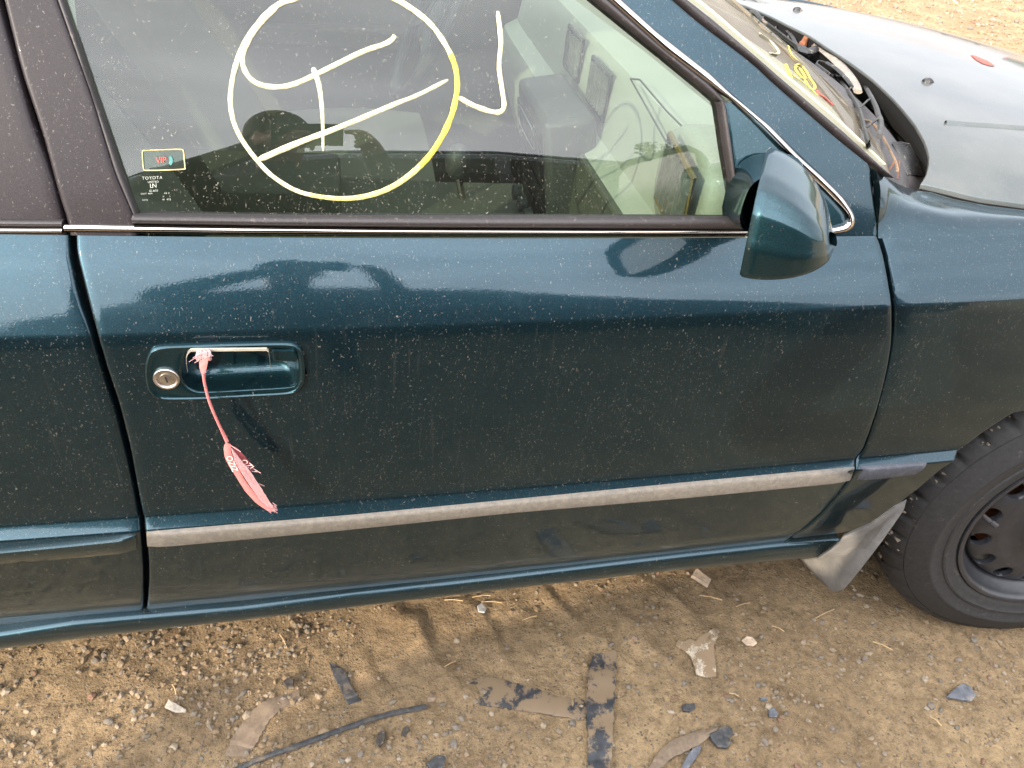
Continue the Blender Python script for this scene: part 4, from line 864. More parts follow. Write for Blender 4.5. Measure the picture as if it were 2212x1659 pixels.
# end pod round the right hand vent
ec = hitX((1462, 412), .72); rows = []
for t, (sx, d_) in enumerate([(1.0, .10), (1.0, .02), (.95, .006), (.86, 0.), (.0, .0)]):
    rows.append([ec + np.array([d_, sx * .098 * math.copysign(abs(math.cos(a)) ** .8, math.cos(a)), sx * .085 * math.copysign(abs(math.sin(a)) ** .8, math.sin(a))]) for a in np.linspace(0, 2 * math.pi, 33)[:-1]])
sub(MB().grid(rows, close_u=True).obj('vent_pod', M['trim_in'], None), dash)
gb = [np.array([.70, y, z]) for y, z in ((.30, .80), (.66, .80), (.66, .63), (.30, .63))]
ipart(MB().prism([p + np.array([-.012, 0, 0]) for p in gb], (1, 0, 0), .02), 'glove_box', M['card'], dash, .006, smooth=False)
ab = [hitX(p, .735) for p in [(1362, 170), (1382, 172), (1440, 240), (1500, 300), (1490, 308), (1440, 308)]]
sub(MB().tube(ab + [ab[0]], .0016, 5).obj('airbag_cover_seam', M['trim_dk'], None), dash)
# centre stack and console
cs = [(1100, 360), (1165, 195), (1222, 240), (1165, 380)]
stk = MB().box((.69, .77, .72), (.05, .135, .145), Matrix.Rotation(R_(-10), 3, 'Y')); stack = ipart(stk, 'centre_stack', M['trim_dk'], b=.012)
for z_, h_ in ((.80, .022), (.745, .02), (.69, .026), (.635, .02)):
    sub(MB().box((.632 - (z_ - .72) * .17 + .004, .77, z_), (.004, .11, h_), Matrix.Rotation(R_(-10), 3, 'Y')).obj('stack_panel', M['plastic'], None, False), stack)
rg = [np.array([.63 - (z - .72) * .17 - .002, .77 + .085 * math.copysign(abs(math.cos(a)) ** .5, math.cos(a)), z]) for a in np.linspace(0, 2 * math.pi, 25) for z in [.80 + .022 * math.copysign(abs(math.sin(a)) ** .5, math.sin(a))]]
sub(MB().tube(rg, .0016, 5).obj('display_bezel', M['metal'], None), stack)
for dy in (-.06, 0, .06): sub(MB().lathe((.632, .77 + dy, .635), (-1, 0, 0), [(.018, 0), (.016, .016), (.0, .016)], 16).obj('control_knob', M['trim_dk'], None, sharp=30), stack)
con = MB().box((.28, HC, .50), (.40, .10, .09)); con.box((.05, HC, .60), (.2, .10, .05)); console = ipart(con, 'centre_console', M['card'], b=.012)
kb = np.array([.50, HC, .66]); m_ = MB().tube([kb + np.array([.03, 0, -.14]), kb], .008, 8); sub(m_.obj('gear_lever', M['chrome'], None), console)
sub(MB().ico(kb + np.array([0, 0, .015]), .032, 2, 0, (.9, .9, 1.3)).obj('gear_knob', M['trim_dk'], None), console)
# steering wheel on the far side
swc = Vector((.47, 1.29, .86)); sax = Vector((-.9, 0, .43)).normalized(); u_ = Vector((0, 1, 0)); v_ = sax.cross(u_)
ring = [swc + (u_ * math.cos(a) + v_ * math.sin(a)) * .185 for a in np.linspace(0, 2 * math.pi, 49)]
sw = ipart(MB().tube(ring, .015, 10), 'steering_wheel', M['trim_dk'], b=0)
m_ = MB().lathe(swc - sax * .03, sax, [(.075, 0), (.07, .03), (.05, .04), (0, .042)], 24)
for a in (R_(20), R_(160), R_(270)): m_.tube([swc, swc + (u_ * math.cos(a) + v_ * math.sin(a)) * .18], .014, 6)
sub(m_.obj('wheel_hub_pad', M['trim_dk'], None), sw)
# seats
def seat(xc, yc, name='front_seat'):
    rows = []
    for t in np.linspace(0, 1, 13):
        # cushion to backrest centre line
        if t < .45: u = t / .45; c_ = np.array([xc + .42 - .46 * u, yc, .50 + .02 * math.sin(u * 3) - .03 * u]); nrm = np.array([.05, 0, 1.])
        else: u = (t - .45) / .55; c_ = np.array([xc - .04 - .30 * u, yc, .50 + .52 * u]); nrm = np.array([.86, 0, .5])
        w_ = .25 - .05 * max(0, t - .6) * 2; th = .07; row = []
        for a in np.linspace(0, 2 * math.pi, 25)[:-1]:
            ca, sa = math.cos(a), math.sin(a); bol = .03 * abs(ca) ** 6 if sa > 0 else 0
            row.append(c_ + np.array([0, 1, 0]) * w_ * math.copysign(abs(ca) ** .55, ca) + nrm * (th * math.copysign(abs(sa) ** .6, sa) + bol))
        rows.append(row)
    rows = [[lerp(p, np.mean(rows[0], axis=0), .6) for p in rows[0]]] + rows + [[lerp(p, np.mean(rows[-1], axis=0), .6) for p in rows[-1]]]
    s_ = ipart(MB().grid(rows, close_u=True), name, M['cloth'], b=0, sharp=80)
    hc = np.array([xc - .37, yc, 1.12]); m2 = MB().ico(hc, .1, 3, 0, (.45, 1.15, .75)); m2.tube([hc + np.array([.02, -.05, -.02]), hc + np.array([.05, -.05, -.14])], .006); m2.tube([hc + np.array([.02, .05, -.02]), hc + np.array([.05, .05, -.14])], .006)
    sub(m2.obj('headrest', M['cloth'], None), s_); return s_
seat(.05, .48); seat(.05, 1.30)
m_ = MB(); m_.box((-.85, HC, .48), (.28, .62, .09)); m_.box((-1.12, HC, .75), (.10, .62, .28), Matrix.Rotation(R_(-22), 3, 'Y')); ipart(m_, 'rear_seat', M['cloth'], b=.04)
ipart(MB().box((-.1, HC, .32), (1.0, .74, .02)), 'carpet_floor', M['carpet'], b=0, smooth=False)
ipart(MB().box((.80, HC, .45), (.02, .74, .2)), 'firewall_carpet', M['carpet'], b=0, smooth=False)
# inner door cards, both sides, and the far pillar trims, belt webbing
for s_ in (0, 1):
    g = [[side(x, t, .075) for x in np.linspace(-1.0, .90, 20)] for t in (.30, .5, .6, .8, .88, .905)]
    g.append([side(x, .912, .03) for x in np.linspace(-1.0, .90, 20)])
    if s_: g = [[np.array([p[0], 2 * HC - p[1], p[2]]) for p in r] for r in g]
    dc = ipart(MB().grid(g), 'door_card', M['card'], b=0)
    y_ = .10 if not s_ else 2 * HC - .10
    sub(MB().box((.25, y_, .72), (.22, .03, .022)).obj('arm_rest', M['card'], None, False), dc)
for y_, nm in ((0, 0), (1, 1)):
    f = (lambda p: p) if not y_ else (lambda p: np.array([p[0], 2 * HC - p[1], p[2]]))
    tr_ = [f(p + np.array([-.02, .03, -.015])) for p in tr_o]
    ipart(MB().grid([[p + np.array([.03, 0, .02]) for p in tr_], [p + np.array([-.015, (.015 if not y_ else -.015), 0]) for p in tr_], [p + np.array([-.045, 0, -.03]) for p in tr_]]), 'pillar_trim', M['trim_in'], b=0)
    ipart(MB().grid([[f(green(x, z, .03 + (.02 if x in (-.12, -.02) else .035))) for x in (-.14, -.12, -.07, -.02, 0.0)] for z in zrows(.90, 1.36, 8)]), 'centre_pillar_trim', M['trim_in'], b=0)
bl_ = [np.array([-.07, .16, 1.22]), np.array([-.03, .22, 1.12]), np.array([.02, .45, .86]), np.array([.05, .66, .62])]
ipart(MB().grid([[p + np.array([.022, 0, .012]), p + np.array([-.022, 0, -.012])] for p in catmull(bl_, 6)]), 'seat_belt', M['cloth'], b=0)
ipart(MB().grid([[p + np.array([0, 0, -.025]) for p in r] for r in roof_r]), 'headliner', M['trim_in'], b=0)
dsh_ws = [[lerp(p, q, t) + np.array([0, 0, -.004]) for p, q in zip([r + np.array([-.02, 0, -.012]) for r in ws[0]], [np.array([.80, y, .952]) for y in np.linspace(.13, 2 * HC - .13, 41)])] for t in np.linspace(0, 1, 5)]
ipart(MB().grid(dsh_ws), 'dashboard_top', M['trim_in'], b=0)
ipart(MB().box((-.02, .145, 1.2), (.02, .02, .03)), 'belt_anchor', M['trim_in'], b=.006)

# ---------------------------------------------------------------- pink ribbon on the handle
rb = empty('ribbon', tuple(hitY((441, 764), -.012))); ptag(rb, 'frayed pink ribbon knotted round the metal edge of the door handle', 'ribbon')
pink = simple('pink_printed_ribbon', (.50, .15, .14), .7, var=.15, scale=300, bump=.2); pinkd = simple('red_ribbon_inside', (.26, .05, .055), .7, var=.2, scale=300); frz = simple('frayed_pink_threads', (.50, .27, .27), .9, var=.3, scale=900, bump=.3); wht = simple('white_ribbon_print', (.62, .52, .50), .7)
def radopt(o): return adopt(o, rb)
def rib(A, B, ya, yb, name, mat, n=24, th=.0012):
    a = [hitY(p, y) for p, y in zip(resample(A, n), np.linspace(*ya, n))]; b = [hitY(p, y) for p, y in zip(resample(B, n), np.linspace(*yb, n))]
    r = [[p, lerp(p, q, .3) + np.array([0, -.0007, 0]), lerp(p, q, .7) + np.array([0, -.0007, 0]), q, lerp(p, q, .7) + np.array([0, th, 0]), lerp(p, q, .3) + np.array([0, th, 0])] for p, q in zip(a, b)]
    return radopt(MB().grid(r, close_u=True).obj(name, mat, None, sharp=60))
yt = (-.030, -.040)
knot = MB(); kp = hitY((444, 764), -.008)
for k in range(7):
    t = k / 6; c_ = hitY((428 + 26 * t, 766 - 3 * t), -.004); knot.tube([c_ + np.array([random.uniform(-.001, .001), .006 * math.cos(a) - .002, .0052 * math.sin(a)]) for a in np.linspace(0, 2 * math.pi, 14)], .0014, 5)
for k in range(16):
    p0 = kp + np.array([random.uniform(-.006, .008), -.004, random.uniform(-.002, .004)]); l_ = random.uniform(.006, .017) * (1 if k % 3 else .7)
    d_ = np.array([-1.0 + random.uniform(-.2, .5), -.15, random.uniform(-.35, .5)]) if k % 4 else np.array([.6, -.2, random.uniform(-.8, .3)])
    knot.tube([p0, p0 + d_ * l_ * .5 + np.array([0, 0, .0015]), p0 + d_ * l_ + np.array([0, 0, -.001])], .00028, 4)
radopt(knot.obj('knot', frz, None))
rib([(434, 772), (430, 784), (431, 796), (437, 812), (441, 828)], [(452, 772), (449, 782), (447, 792), (444, 805), (444, 828)], (-.011, -.016), (-.013, -.016), 'gathered_end', pink, 16, .003)
radopt(MB().tube([hitY(p, y) for p, y in zip(catmull([(439, 806), (442.5, 830), (450, 860), (459, 885), (472, 915), (484, 940), (491, 955)], 4), np.linspace(-.016, -.030, 25))], [lerp(.0028, .0022, i / 24) for i in range(25)], 8, flat=.6).obj('twisted_strand', pink, None))
rib([(489, 956), (484, 962), (483, 972), (486, 990), (494, 1006), (505, 1022), (516, 1040), (530, 1062), (553, 1087), (577, 1103)], [(499, 960), (498, 966), (499, 976), (504, 990), (512, 1006), (520, 1022), (531, 1040), (546, 1060), (566, 1084), (593, 1104)], yt, yt, 'printed_tail', pink)
rib([(498, 966), (505, 990), (519, 1018), (540, 1050), (562, 1080), (590, 1104)], [(509, 978), (525, 1000), (542, 1023), (560, 1050), (573, 1072), (593, 1103)], (-.031, -.041), (-.029, -.037), 'frayed_tail', frz)
rib([(503, 965), (507, 980), (513, 994), (524, 1008), (538, 1020)], [(513, 968), (524, 980), (534, 992), (545, 1005), (549, 1011)], (-.029, -.028), (-.026, -.024), 'inner_flap', pinkd, 14)
fr_ = MB(); Rl = resample([(499, 972), (505, 990), (519, 1018), (540, 1050), (562, 1080), (588, 1103)], 60); Ro = resample([(509, 980), (526, 1000), (544, 1024), (562, 1052), (576, 1075), (594, 1103)], 60)
for k in range(260):
    i = int(random.random() ** .8 * 50); u = random.random(); n_ = random.randint(6, 16); pts_ = []
    for j in range(0, n_, 3):
        ii_ = min(59, i + j); P_ = lerp(Rl[ii_], Ro[ii_], u + .10 * j / n_ * random.uniform(-.2, 1)); pts_.append(hitY(P_ + np.array([random.uniform(-.5, .5), random.uniform(-.5, .5)]), lerp(-.0325, -.0415, ii_ / 59) - .0008 * random.random()))
    if len(pts_) > 1: fr_.tube(pts_, .00032, 4)
for k in range(46):
    p0 = hitY((random.uniform(572, 593), 1092 + random.uniform(-6, 10)), -.0405); d_ = np.array([.62 + random.uniform(-.2, .2), random.uniform(-.2, .1), -.75 + random.uniform(-.15, .15)]); fr_.tube([p0, p0 + d_ * random.uniform(.003, .008)], .0003, 4)
for a_, b_ in (((547, 1012), (563, 1022)), ((544, 1018), (556, 1019)), ((560, 1045), (571, 1050)), ((498, 962), (520, 976))): fr_.tube([hitY(a_, -.03), hitY(b_, -.034)], .0005, 4)
o = fr_.obj('loose_threads', frz, None); o['kind'] = 'stuff'; radopt(o)
tx = hitY((507, 1023), -.0345) - hitY((487, 979), -.031); tx /= np.linalg.norm(tx); ty = np.array([-tx[2], 0, tx[0]]); ty = ty if ty[0] > 0 else -ty
for body, c_, s_, yy in (('OZIZ', (500.5, 1001), .0098, -.0345),):
    radopt(text_mesh(body, s_, 'ribbon_lettering', wht, None, hitY(c_, yy), tx, ty, .0008, 1.0))
tx2 = hitY((545, 1014), -.028) - hitY((518, 994), -.028); tx2 /= np.linalg.norm(tx2); ty2 = np.array([-tx2[2], 0, tx2[0]]); ty2 = ty2 if ty2[0] > 0 else -ty2
radopt(text_mesh('OZI', .0098, 'ribbon_lettering', wht, None, hitY((534, 1002), -.0315), tx2, ty2, .0008, 1.0))
# ---------------------------------------------------------------- ground: one sheet, fine near the car, reaching far out
def nz(x, y, s, o=0.): return mnoise.noise(Vector((x * s + o, y * s - o, o)))
RIDGES = [(.31, .006), (.42, .011), (.514, .013), (.615, .005), (.69, .009), (.749, .011), (.86, .008), (.97, .006)]
def ground_h(x, y):
    if not (-3 < x < 5 and -3 < y < 5): return .02 * nz(x, y, .25, 3.) + .012 * nz(x, y, .9, 1.)
    h = .010 * nz(x, y, 1.3, 1.) + .006 * nz(x, y, 4., 2.) + .003 * nz(x, y, 13., 5.) + .0018 * nz(x, y, 38., 7.) + .0010 * nz(x, y, 90., 9.)
    d = .835 * x + .55 * y + .040 * nz(x, y, 5., 11.) + .018 * nz(x, y, 15., 4.)
    m = max(0, min(1, (y + .02) / .1)) * max(0, min(1, (x - .16) / .12)) * max(0, min(1, (1.25 - x) / .2))
    if m > 0:
        for k, (dd, a) in enumerate(RIDGES):
            e = d - dd; w_ = .026 if e < 0 else .011
            g = math.exp(-(e / w_) ** 2); h += m * a * g * (.15 + 1.1 * max(0, nz(x, y, 8., 20. + k) + .45)); 
            if abs(e) < .03: h += m * .004 * g * nz(x, y, 70., 3.)
    # loose earth pushed up along the sill line at the left
    h += .012 * math.exp(-((y - .30) / .10) ** 2) * max(0, min(1, (.35 - x) / .2)) * (.6 + .8 * nz(x, y, 7., 8.)) + .004 * max(0, min(1, (.3 - x) / .2)) * nz(x, y, 30., 2.)
    h += .030 * math.exp(-(((x - 1.58) / .30) ** 2 + ((y - .16) / .26) ** 2)) 
    return h
def axis_pts(lo, hi, step, far, grow):
    a = list(np.arange(lo, hi + 1e-6, step)); s_ = step; x = hi
    while x < far: s_ *= grow; x += s_; a.append(x)
    s_ = step; x = lo; b = []
    while x > -far: s_ *= grow; x -= s_; b.append(x)
    return b[::-1] + a
gx = axis_pts(-.75, 2.2, .0085, 260, 1.16); gy = axis_pts(-.50, .62, .0085, 260, 1.16)
nx_, ny_ = len(gx), len(gy)
gv = [(x, y, ground_h(x, y)) for y in gy for x in gx]
me = bpy.data.meshes.new('ground'); ii = np.arange(nx_ * ny_).reshape(ny_, nx_)
ff_ = np.stack([ii[:-1, :-1], ii[:-1, 1:], ii[1:, 1:], ii[1:, :-1]], -1).reshape(-1, 4)
me.from_pydata(gv, [], ff_.tolist()); me.polygons.foreach_set('use_smooth', [True] * len(me.polygons))
ground = bpy.data.objects.new('ground', me); COL.objects.link(ground); ptag(ground, kind='structure')
m, nt, o = newmat('dry_dirt'); p = N(nt, 'ShaderNodeBsdfPrincipled'); tc = N(nt, 'ShaderNodeTexCoord'); p.inputs['Roughness'].default_value = .95; p.inputs['Specular IOR Level'].default_value = .15
def ramp(nt, src, so_, stops):
    r = N(nt, 'ShaderNodeValToRGB'); L(nt, src, so_, r, 'Fac'); el = r.color_ramp.elements
    while len(el) < len(stops): el.new(.5)
    for e, (q, c_) in zip(el, stops): e.position = q; e.color = (*c_, 1)
    return r
n1 = N(nt, 'ShaderNodeTexNoise', Scale=2.2, Detail=8.0, Roughness=.65); L(nt, tc, 'Object', n1, 'Vector')
r1 = ramp(nt, n1, 'Fac', [(.32, (0.2161, 0.1497, 0.0864)), (.5, (0.2722, 0.1921, 0.1121)), (.68, (0.3523, 0.2522, 0.1441))])
n2 = N(nt, 'ShaderNodeTexNoise', Scale=55.0, Detail=6.0, Roughness=.7); L(nt, tc, 'Object', n2, 'Vector')
r2 = ramp(nt, n2, 'Fac', [(.3, (.62, .60, .58)), (.5, (1, 1, 1)), (.72, (1.3, 1.28, 1.22))])
mu = N(nt, 'ShaderNodeMix', data_type='RGBA', blend_type='MULTIPLY'); mu.inputs[0].default_value = 1; L(nt, r1, 'Color', mu, 6); L(nt, r2, 'Color', mu, 7)
n9 = N(nt, 'ShaderNodeTexNoise', Scale=16.0, Detail=9.0, Roughness=.8); L(nt, tc, 'Object', n9, 'Vector'); r9 = ramp(nt, n9, 'Fac', [(.34, (.66, .63, .6)), (.5, (1, 1, 1)), (.66, (1.32, 1.3, 1.26))]); m9 = N(nt, 'ShaderNodeMix', data_type='RGBA', blend_type='MULTIPLY'); m9.inputs[0].default_value = .8; L(nt, mu, 2, m9, 6); L(nt, r9, 'Color', m9, 7); mu = m9
vo = N(nt, 'ShaderNodeTexVoronoi', Scale=160.0); L(nt, tc, 'Object', vo, 'Vector'); sp_ = N(nt, 'ShaderNodeSeparateColor'); L(nt, vo, 'Color', sp_, 'Color')
gs = N(nt, 'ShaderNodeMath', operation='GREATER_THAN'); L(nt, sp_, 'Red', gs, 0); gs.inputs[1].default_value = .78
gd = N(nt, 'ShaderNodeMapRange'); gd.inputs['From Min'].default_value = .25; gd.inputs['From Max'].default_value = .45; gd.inputs['To Min'].default_value = 1; gd.inputs['To Max'].default_value = 0; L(nt, vo, 'Distance', gd, 'Value')
gm = N(nt, 'ShaderNodeMath', operation='MULTIPLY'); L(nt, gs, 'Value', gm, 0); L(nt, gd, 'Result', gm, 1)
gc = ramp(nt, sp_, 'Green', [(.2, (.15, .125, .095)), (.6, (.23, .18, .125)), (.9, (.32, .265, .20))])
mg = N(nt, 'ShaderNodeMix', data_type='RGBA'); L(nt, gm, 'Value', mg, 'Factor'); L(nt, mu, 2, mg, 6); L(nt, gc, 'Color', mg, 7); L(nt, mg, 2, p, 'Base Color')
n3 = N(nt, 'ShaderNodeTexNoise', Scale=190.0, Detail=6.0, Roughness=.75); L(nt, tc, 'Object', n3, 'Vector')
b1 = N(nt, 'ShaderNodeBump', Strength=1.0, Distance=.005); L(nt, n3, 'Fac', b1, 'Height'); b2 = N(nt, 'ShaderNodeBump', Strength=.7, Distance=.004); L(nt, gm, 'Value', b2, 'Height'); L(nt, b1, 'Normal', b2, 'Normal')
n4 = N(nt, 'ShaderNodeTexNoise', Scale=30.0, Detail=5.0, Roughness=.7); L(nt, tc, 'Object', n4, 'Vector'); b3 = N(nt, 'ShaderNodeBump', Strength=.7, Distance=.014); L(nt, n4, 'Fac', b3, 'Height'); L(nt, b2, 'Normal', b3, 'Normal'); L(nt, b3, 'Normal', p, 'Normal')
L(nt, p, 'BSDF', o, 'Surface'); me.materials.append(m); M['dirt'] = m

# stone material: tone differs from stone to stone
def stone_mat(name, stops, per_island=True):
    m, nt, o = newmat(name); p = N(nt, 'ShaderNodeBsdfPrincipled'); p.inputs['Roughness'].default_value = .9; p.inputs['Specular IOR Level'].default_value = .2
    g = N(nt, 'ShaderNodeNewGeometry'); oi = N(nt, 'ShaderNodeObjectInfo'); r = ramp(nt, g if per_island else oi, 'Random Per Island' if per_island else 'Random', stops)
    tc = N(nt, 'ShaderNodeTexCoord'); n = N(nt, 'ShaderNodeTexNoise', Scale=160.0, Detail=5.0, Roughness=.7); L(nt, tc, 'Object', n, 'Vector')
    r2 = ramp(nt, n, 'Fac', [(.3, (.7, .68, .66)), (.7, (1.25, 1.22, 1.18))]); mu = N(nt, 'ShaderNodeMix', data_type='RGBA', blend_type='MULTIPLY'); mu.inputs[0].default_value = 1; L(nt, r, 'Color', mu, 6); L(nt, r2, 'Color', mu, 7); L(nt, mu, 2, p, 'Base Color')
    b = N(nt, 'ShaderNodeBump', Strength=.5, Distance=.002); L(nt, n, 'Fac', b, 'Height'); L(nt, b, 'Normal', p, 'Normal'); L(nt, p, 'BSDF', o, 'Surface'); return m
STOPS = [(0, (.20, .143, .088)), (.35, (.235, .172, .108)), (.55, (.20, .165, .125)), (.68, (.165, .145, .12)), (.8, (.27, .21, .145)), (.93, (.32, .265, .20)), (.99, (.20, .12, .085))]
M['stones'] = stone_mat('mixed_gravel', STOPS); M['stone1'] = stone_mat('loose_stone', [(0, (.27, .20, .125)), (.4, (.235, .19, .145)), (.7, (.19, .165, .14)), (1, (.32, .255, .18))], False)
import bmesh
def rock_proto(seed, sub=1):
    r = random.Random(seed); bm = bmesh.new(); bmesh.ops.create_icosphere(bm, subdivisions=sub, radius=1)
    v = np.array([q.co[:] for q in bm.verts]); f = np.array([[x.index for x in q.verts] for q in bm.faces]); bm.free()
    for _ in range(6):     # chip flat faces off
        d = np.array([r.gauss(0, 1) for _ in range(3)]); d /= np.linalg.norm(d); h = r.uniform(.55, .85); k = v @ d; v = v - np.outer(np.maximum(0, k - h), d)
    v *= np.array([r.uniform(.8, 1.25), r.uniform(.7, 1.0), r.uniform(.5, .8)]); return v, f
protos = [rock_proto(i, 1) for i in range(14)]
def dens(px, py):
    """how thick the gravel lies, by place on the ground"""
    x, y = px, py
    a = .30 + .30 * nz(x, y, 2.5, 31.)
    if x < .25: a += .35 + .5 * nz(x, y, 5., 12.)
    a += 1.2 * math.exp(-(((x - .02) / .10) ** 2 + ((y - .12) / .09) ** 2)) + 1.5 * math.exp(-(((x - .34) / .14) ** 2 + ((y + .06) / .05) ** 2)) + 1.0 * math.exp(-(((x + .20) / .12) ** 2 + ((y - .28) / .06) ** 2)) + 1.1 * math.exp(-(((x - .2) / .10) ** 2 + ((y - .25) / .04) ** 2))
    if .25 < x < 1.3 and y > .0: a *= .55
    if x > .95 and y < .12: a += .12
    return max(.03, a)
def gravel(n, box, rlo, rhi, seed, power=2.6, sink=.35):
    r = np.random.default_rng(seed); V = []; F = []; b = 0; k = 0
    while k < n:
        x = r.uniform(box[0], box[1]); y = r.uniform(box[2], box[3])
        if r.random() > dens(x, y) * .9: continue
        s = rlo + (rhi - rlo) * r.random() ** power; v, f = protos[r.integers(len(protos))]
        a = r.uniform(0, 6.28); c_, s_ = math.cos(a), math.sin(a); q = v * s; q = np.stack([q[:, 0] * c_ - q[:, 1] * s_, q[:, 0] * s_ + q[:, 1] * c_, q[:, 2]], 1)
        q += np.array([x, y, ground_h(x, y) + s * (.55 - sink)]); V.append(q); F.append(f + b); b += len(v); k += 1
    V = np.concatenate(V); F = np.concatenate(F); me = bpy.data.meshes.new('gravel'); me.from_pydata(V.tolist(), [], F.tolist()); me.materials.append(M['stones']); return me
gme = gravel(17000, (-.75, 1.9, -.42, .48), .0013, .0088, 5, 4.2); go = bpy.data.objects.new('gravel', gme); COL.objects.link(go); ptag(go, kind='stuff')
gme = gravel(16000, (2.5, 9.5, 2.6, 9.5), .007, .034, 6, 4.); go = bpy.data.objects.new('gravel', gme); COL.objects.link(go); ptag(go, kind='stuff')

# single stones large enough to point at
def gpt(px, dz=0.):
    q = hitZ(px, 0.)
    for _ in range(4): q = hitZ(px, ground_h(q[0], q[1]) + dz)
    return q
def stone(px, wpx, label, sd_, col=None):
    v, f = rock_proto(100 + sd_, 2); c_ = gpt(px); sc = wpx / FOC * np.linalg.norm(c_ - CAM) / 2
    r = random.Random(sd_); a = r.uniform(0, 6.28); q = np.stack([v[:, 0] * math.cos(a) - v[:, 1] * math.sin(a), v[:, 0] * math.sin(a) + v[:, 1] * math.cos(a), v[:, 2]], 1) * sc
    o = mesh('stone', q, f.tolist(), col or M['stone1'], None, True, 25); o.location = c_ + np.array([0, 0, sc * .22]); ptag(o, label, 'stone', 'loose stones on the dirt'); return o
stones = [((262, 1434), 17, 'tan stone with a pale lit face in the clump left of the white chip'), ((206, 1427), 18, 'squarish tan stone in the sunlit clump below the rear door'), ((225, 1416), 14, 'grey stone leaning behind the squarish tan stone below the rear door'), ((183, 1403), 13, 'small round tan stone below the front end of the rear door'), ((264, 1453), 14, 'knobbly clod of dirt right below the pale faced tan stone'), ((262, 1503), 15, 'tan stone with a long shadow above the left end of the white chip'), ((300, 1505), 11, 'small pale stone just above the white chip'), ((512, 1452), 12, 'pale yellow stone above the brown curved strip'), ((552, 1449), 13, 'round yellow stone at the tip of the brown curved strip'), ((528, 1456), 10, 'smaller yellow stone beside the round one above the brown curved strip'),
    ((498, 1405), 15, 'tan stone in the ridge of loose earth against the sill'), ((484, 1396), 13, 'sharp dark edged stone against the sill at the left'), ((618, 1397), 12, 'round light stone under the middle of the sill'), ((632, 1404), 12, 'grey stone beside the round light one under the sill'), ((600, 1410), 11, 'tan stone left of the round light one under the sill'), ((235, 1560), 16, 'grey stone in the gravel patch at lower left'), ((254, 1570), 12, 'tan stone in the gravel patch at lower left, right of the grey one'), ((700, 1584), 20, 'knobbly clod among the grey gravel near the bottom edge'), ((838, 1598), 0, ''), ((779, 1630), 16, 'pale round stone in the gravel near the bottom edge'), ((743, 1600), 14, 'light grey stone below the long black rod'), ((980, 1610), 20, 'tall grey stone on the gravel heap near the bottom edge'), ((1008, 1630), 15, 'pinkish grey stone on the gravel heap near the bottom edge'), ((960, 1636), 15, 'round grey stone at the left of the gravel heap'), ((866, 1553), 10, 'white stone just below the free end of the long black rod'), ((883, 1556), 11, 'grey stone beside the white one below the long black rod'),
    ((1652, 1605), 17, 'brown rounded stone lying apart at the bottom right'), ((1675, 1578), 14, 'grey pebble above the brown rounded stone at the bottom right'), ((1798, 1575), 12, 'grey pebble lying alone at the lower right'), ((1880, 1596), 13, 'flat grey pebble at the lower right'), ((1855, 1430), 12, 'pale pebble in the small cluster in front of the mud flap'), ((1876, 1412), 14, 'reddish stone in the small cluster in front of the mud flap'), ((1868, 1424), 12, 'grey pebble in the small cluster in front of the mud flap'), ((1790, 1435), 12, 'pale tan pebble left of the cluster in front of the mud flap'), ((2070, 1425), 11, 'pale pebble below the tyre'), ((2150, 1440), 12, 'oval pale pebble below the tyre, farther right'), ((1690, 1526), 12, 'squarish grey pebble above the blue grey shard'), ((2085, 1600), 15, 'pale angular stone near the right bottom corner'), ((1960, 1450), 10, 'small tan pebble in the middle of the right hand dirt'), ((1610, 1460), 11, 'half buried grey pebble right of the flaking chip')]
for i, (p_, w_, lb) in enumerate(stones):
    if w_: stone(p_, w_, lb, i)

# ---------------------------------------------------------------- bits of rubbish on the dirt
M['plast_dusty'] = simple('dirt_caked_black_plastic', (.035, .037, .042), .45, bump=.3, scale=60, var=.4, dust=.46, dustcol=(.20, .142, .088), edge=.05); M['plast_half'] = simple('scuffed_black_plastic', (.05, .05, .052), .5, bump=.4, scale=120, var=.5, dust=.32, dustcol=(.20, .15, .10))
M['brown_strip'] = simple('dusty_brown_plastic', (.17, .122, .083), .8, bump=.25, scale=150, var=.25, dust=.4, dustcol=(.22, .16, .105)); M['white_chip'] = simple('pale_chip', (.46, .39, .31), .7, bump=.4, scale=150, var=.25, dust=.2)
M['flake'] = simple('flaking_whitish_board', (.45, .38, .29), .85, bump=.7, scale=110, var=.45, dust=.55, dustcol=(.23, .16, .095), edge=.06); M['slate'] = simple('blue_grey_shard', (.11, .115, .13), .6, bump=.3, scale=90, var=.35, dust=.3); M['bark'] = simple('dark_bark', (.055, .045, .036), .85, bump=.8, scale=120, var=.5, dust=.3); M['wood'] = simple('pale_weathered_wood', (.50, .38, .27), .8, bump=.5, scale=90, var=.35)
M['straw'] = simple('dry_straw', (.48, .33, .17), .8, var=.3)
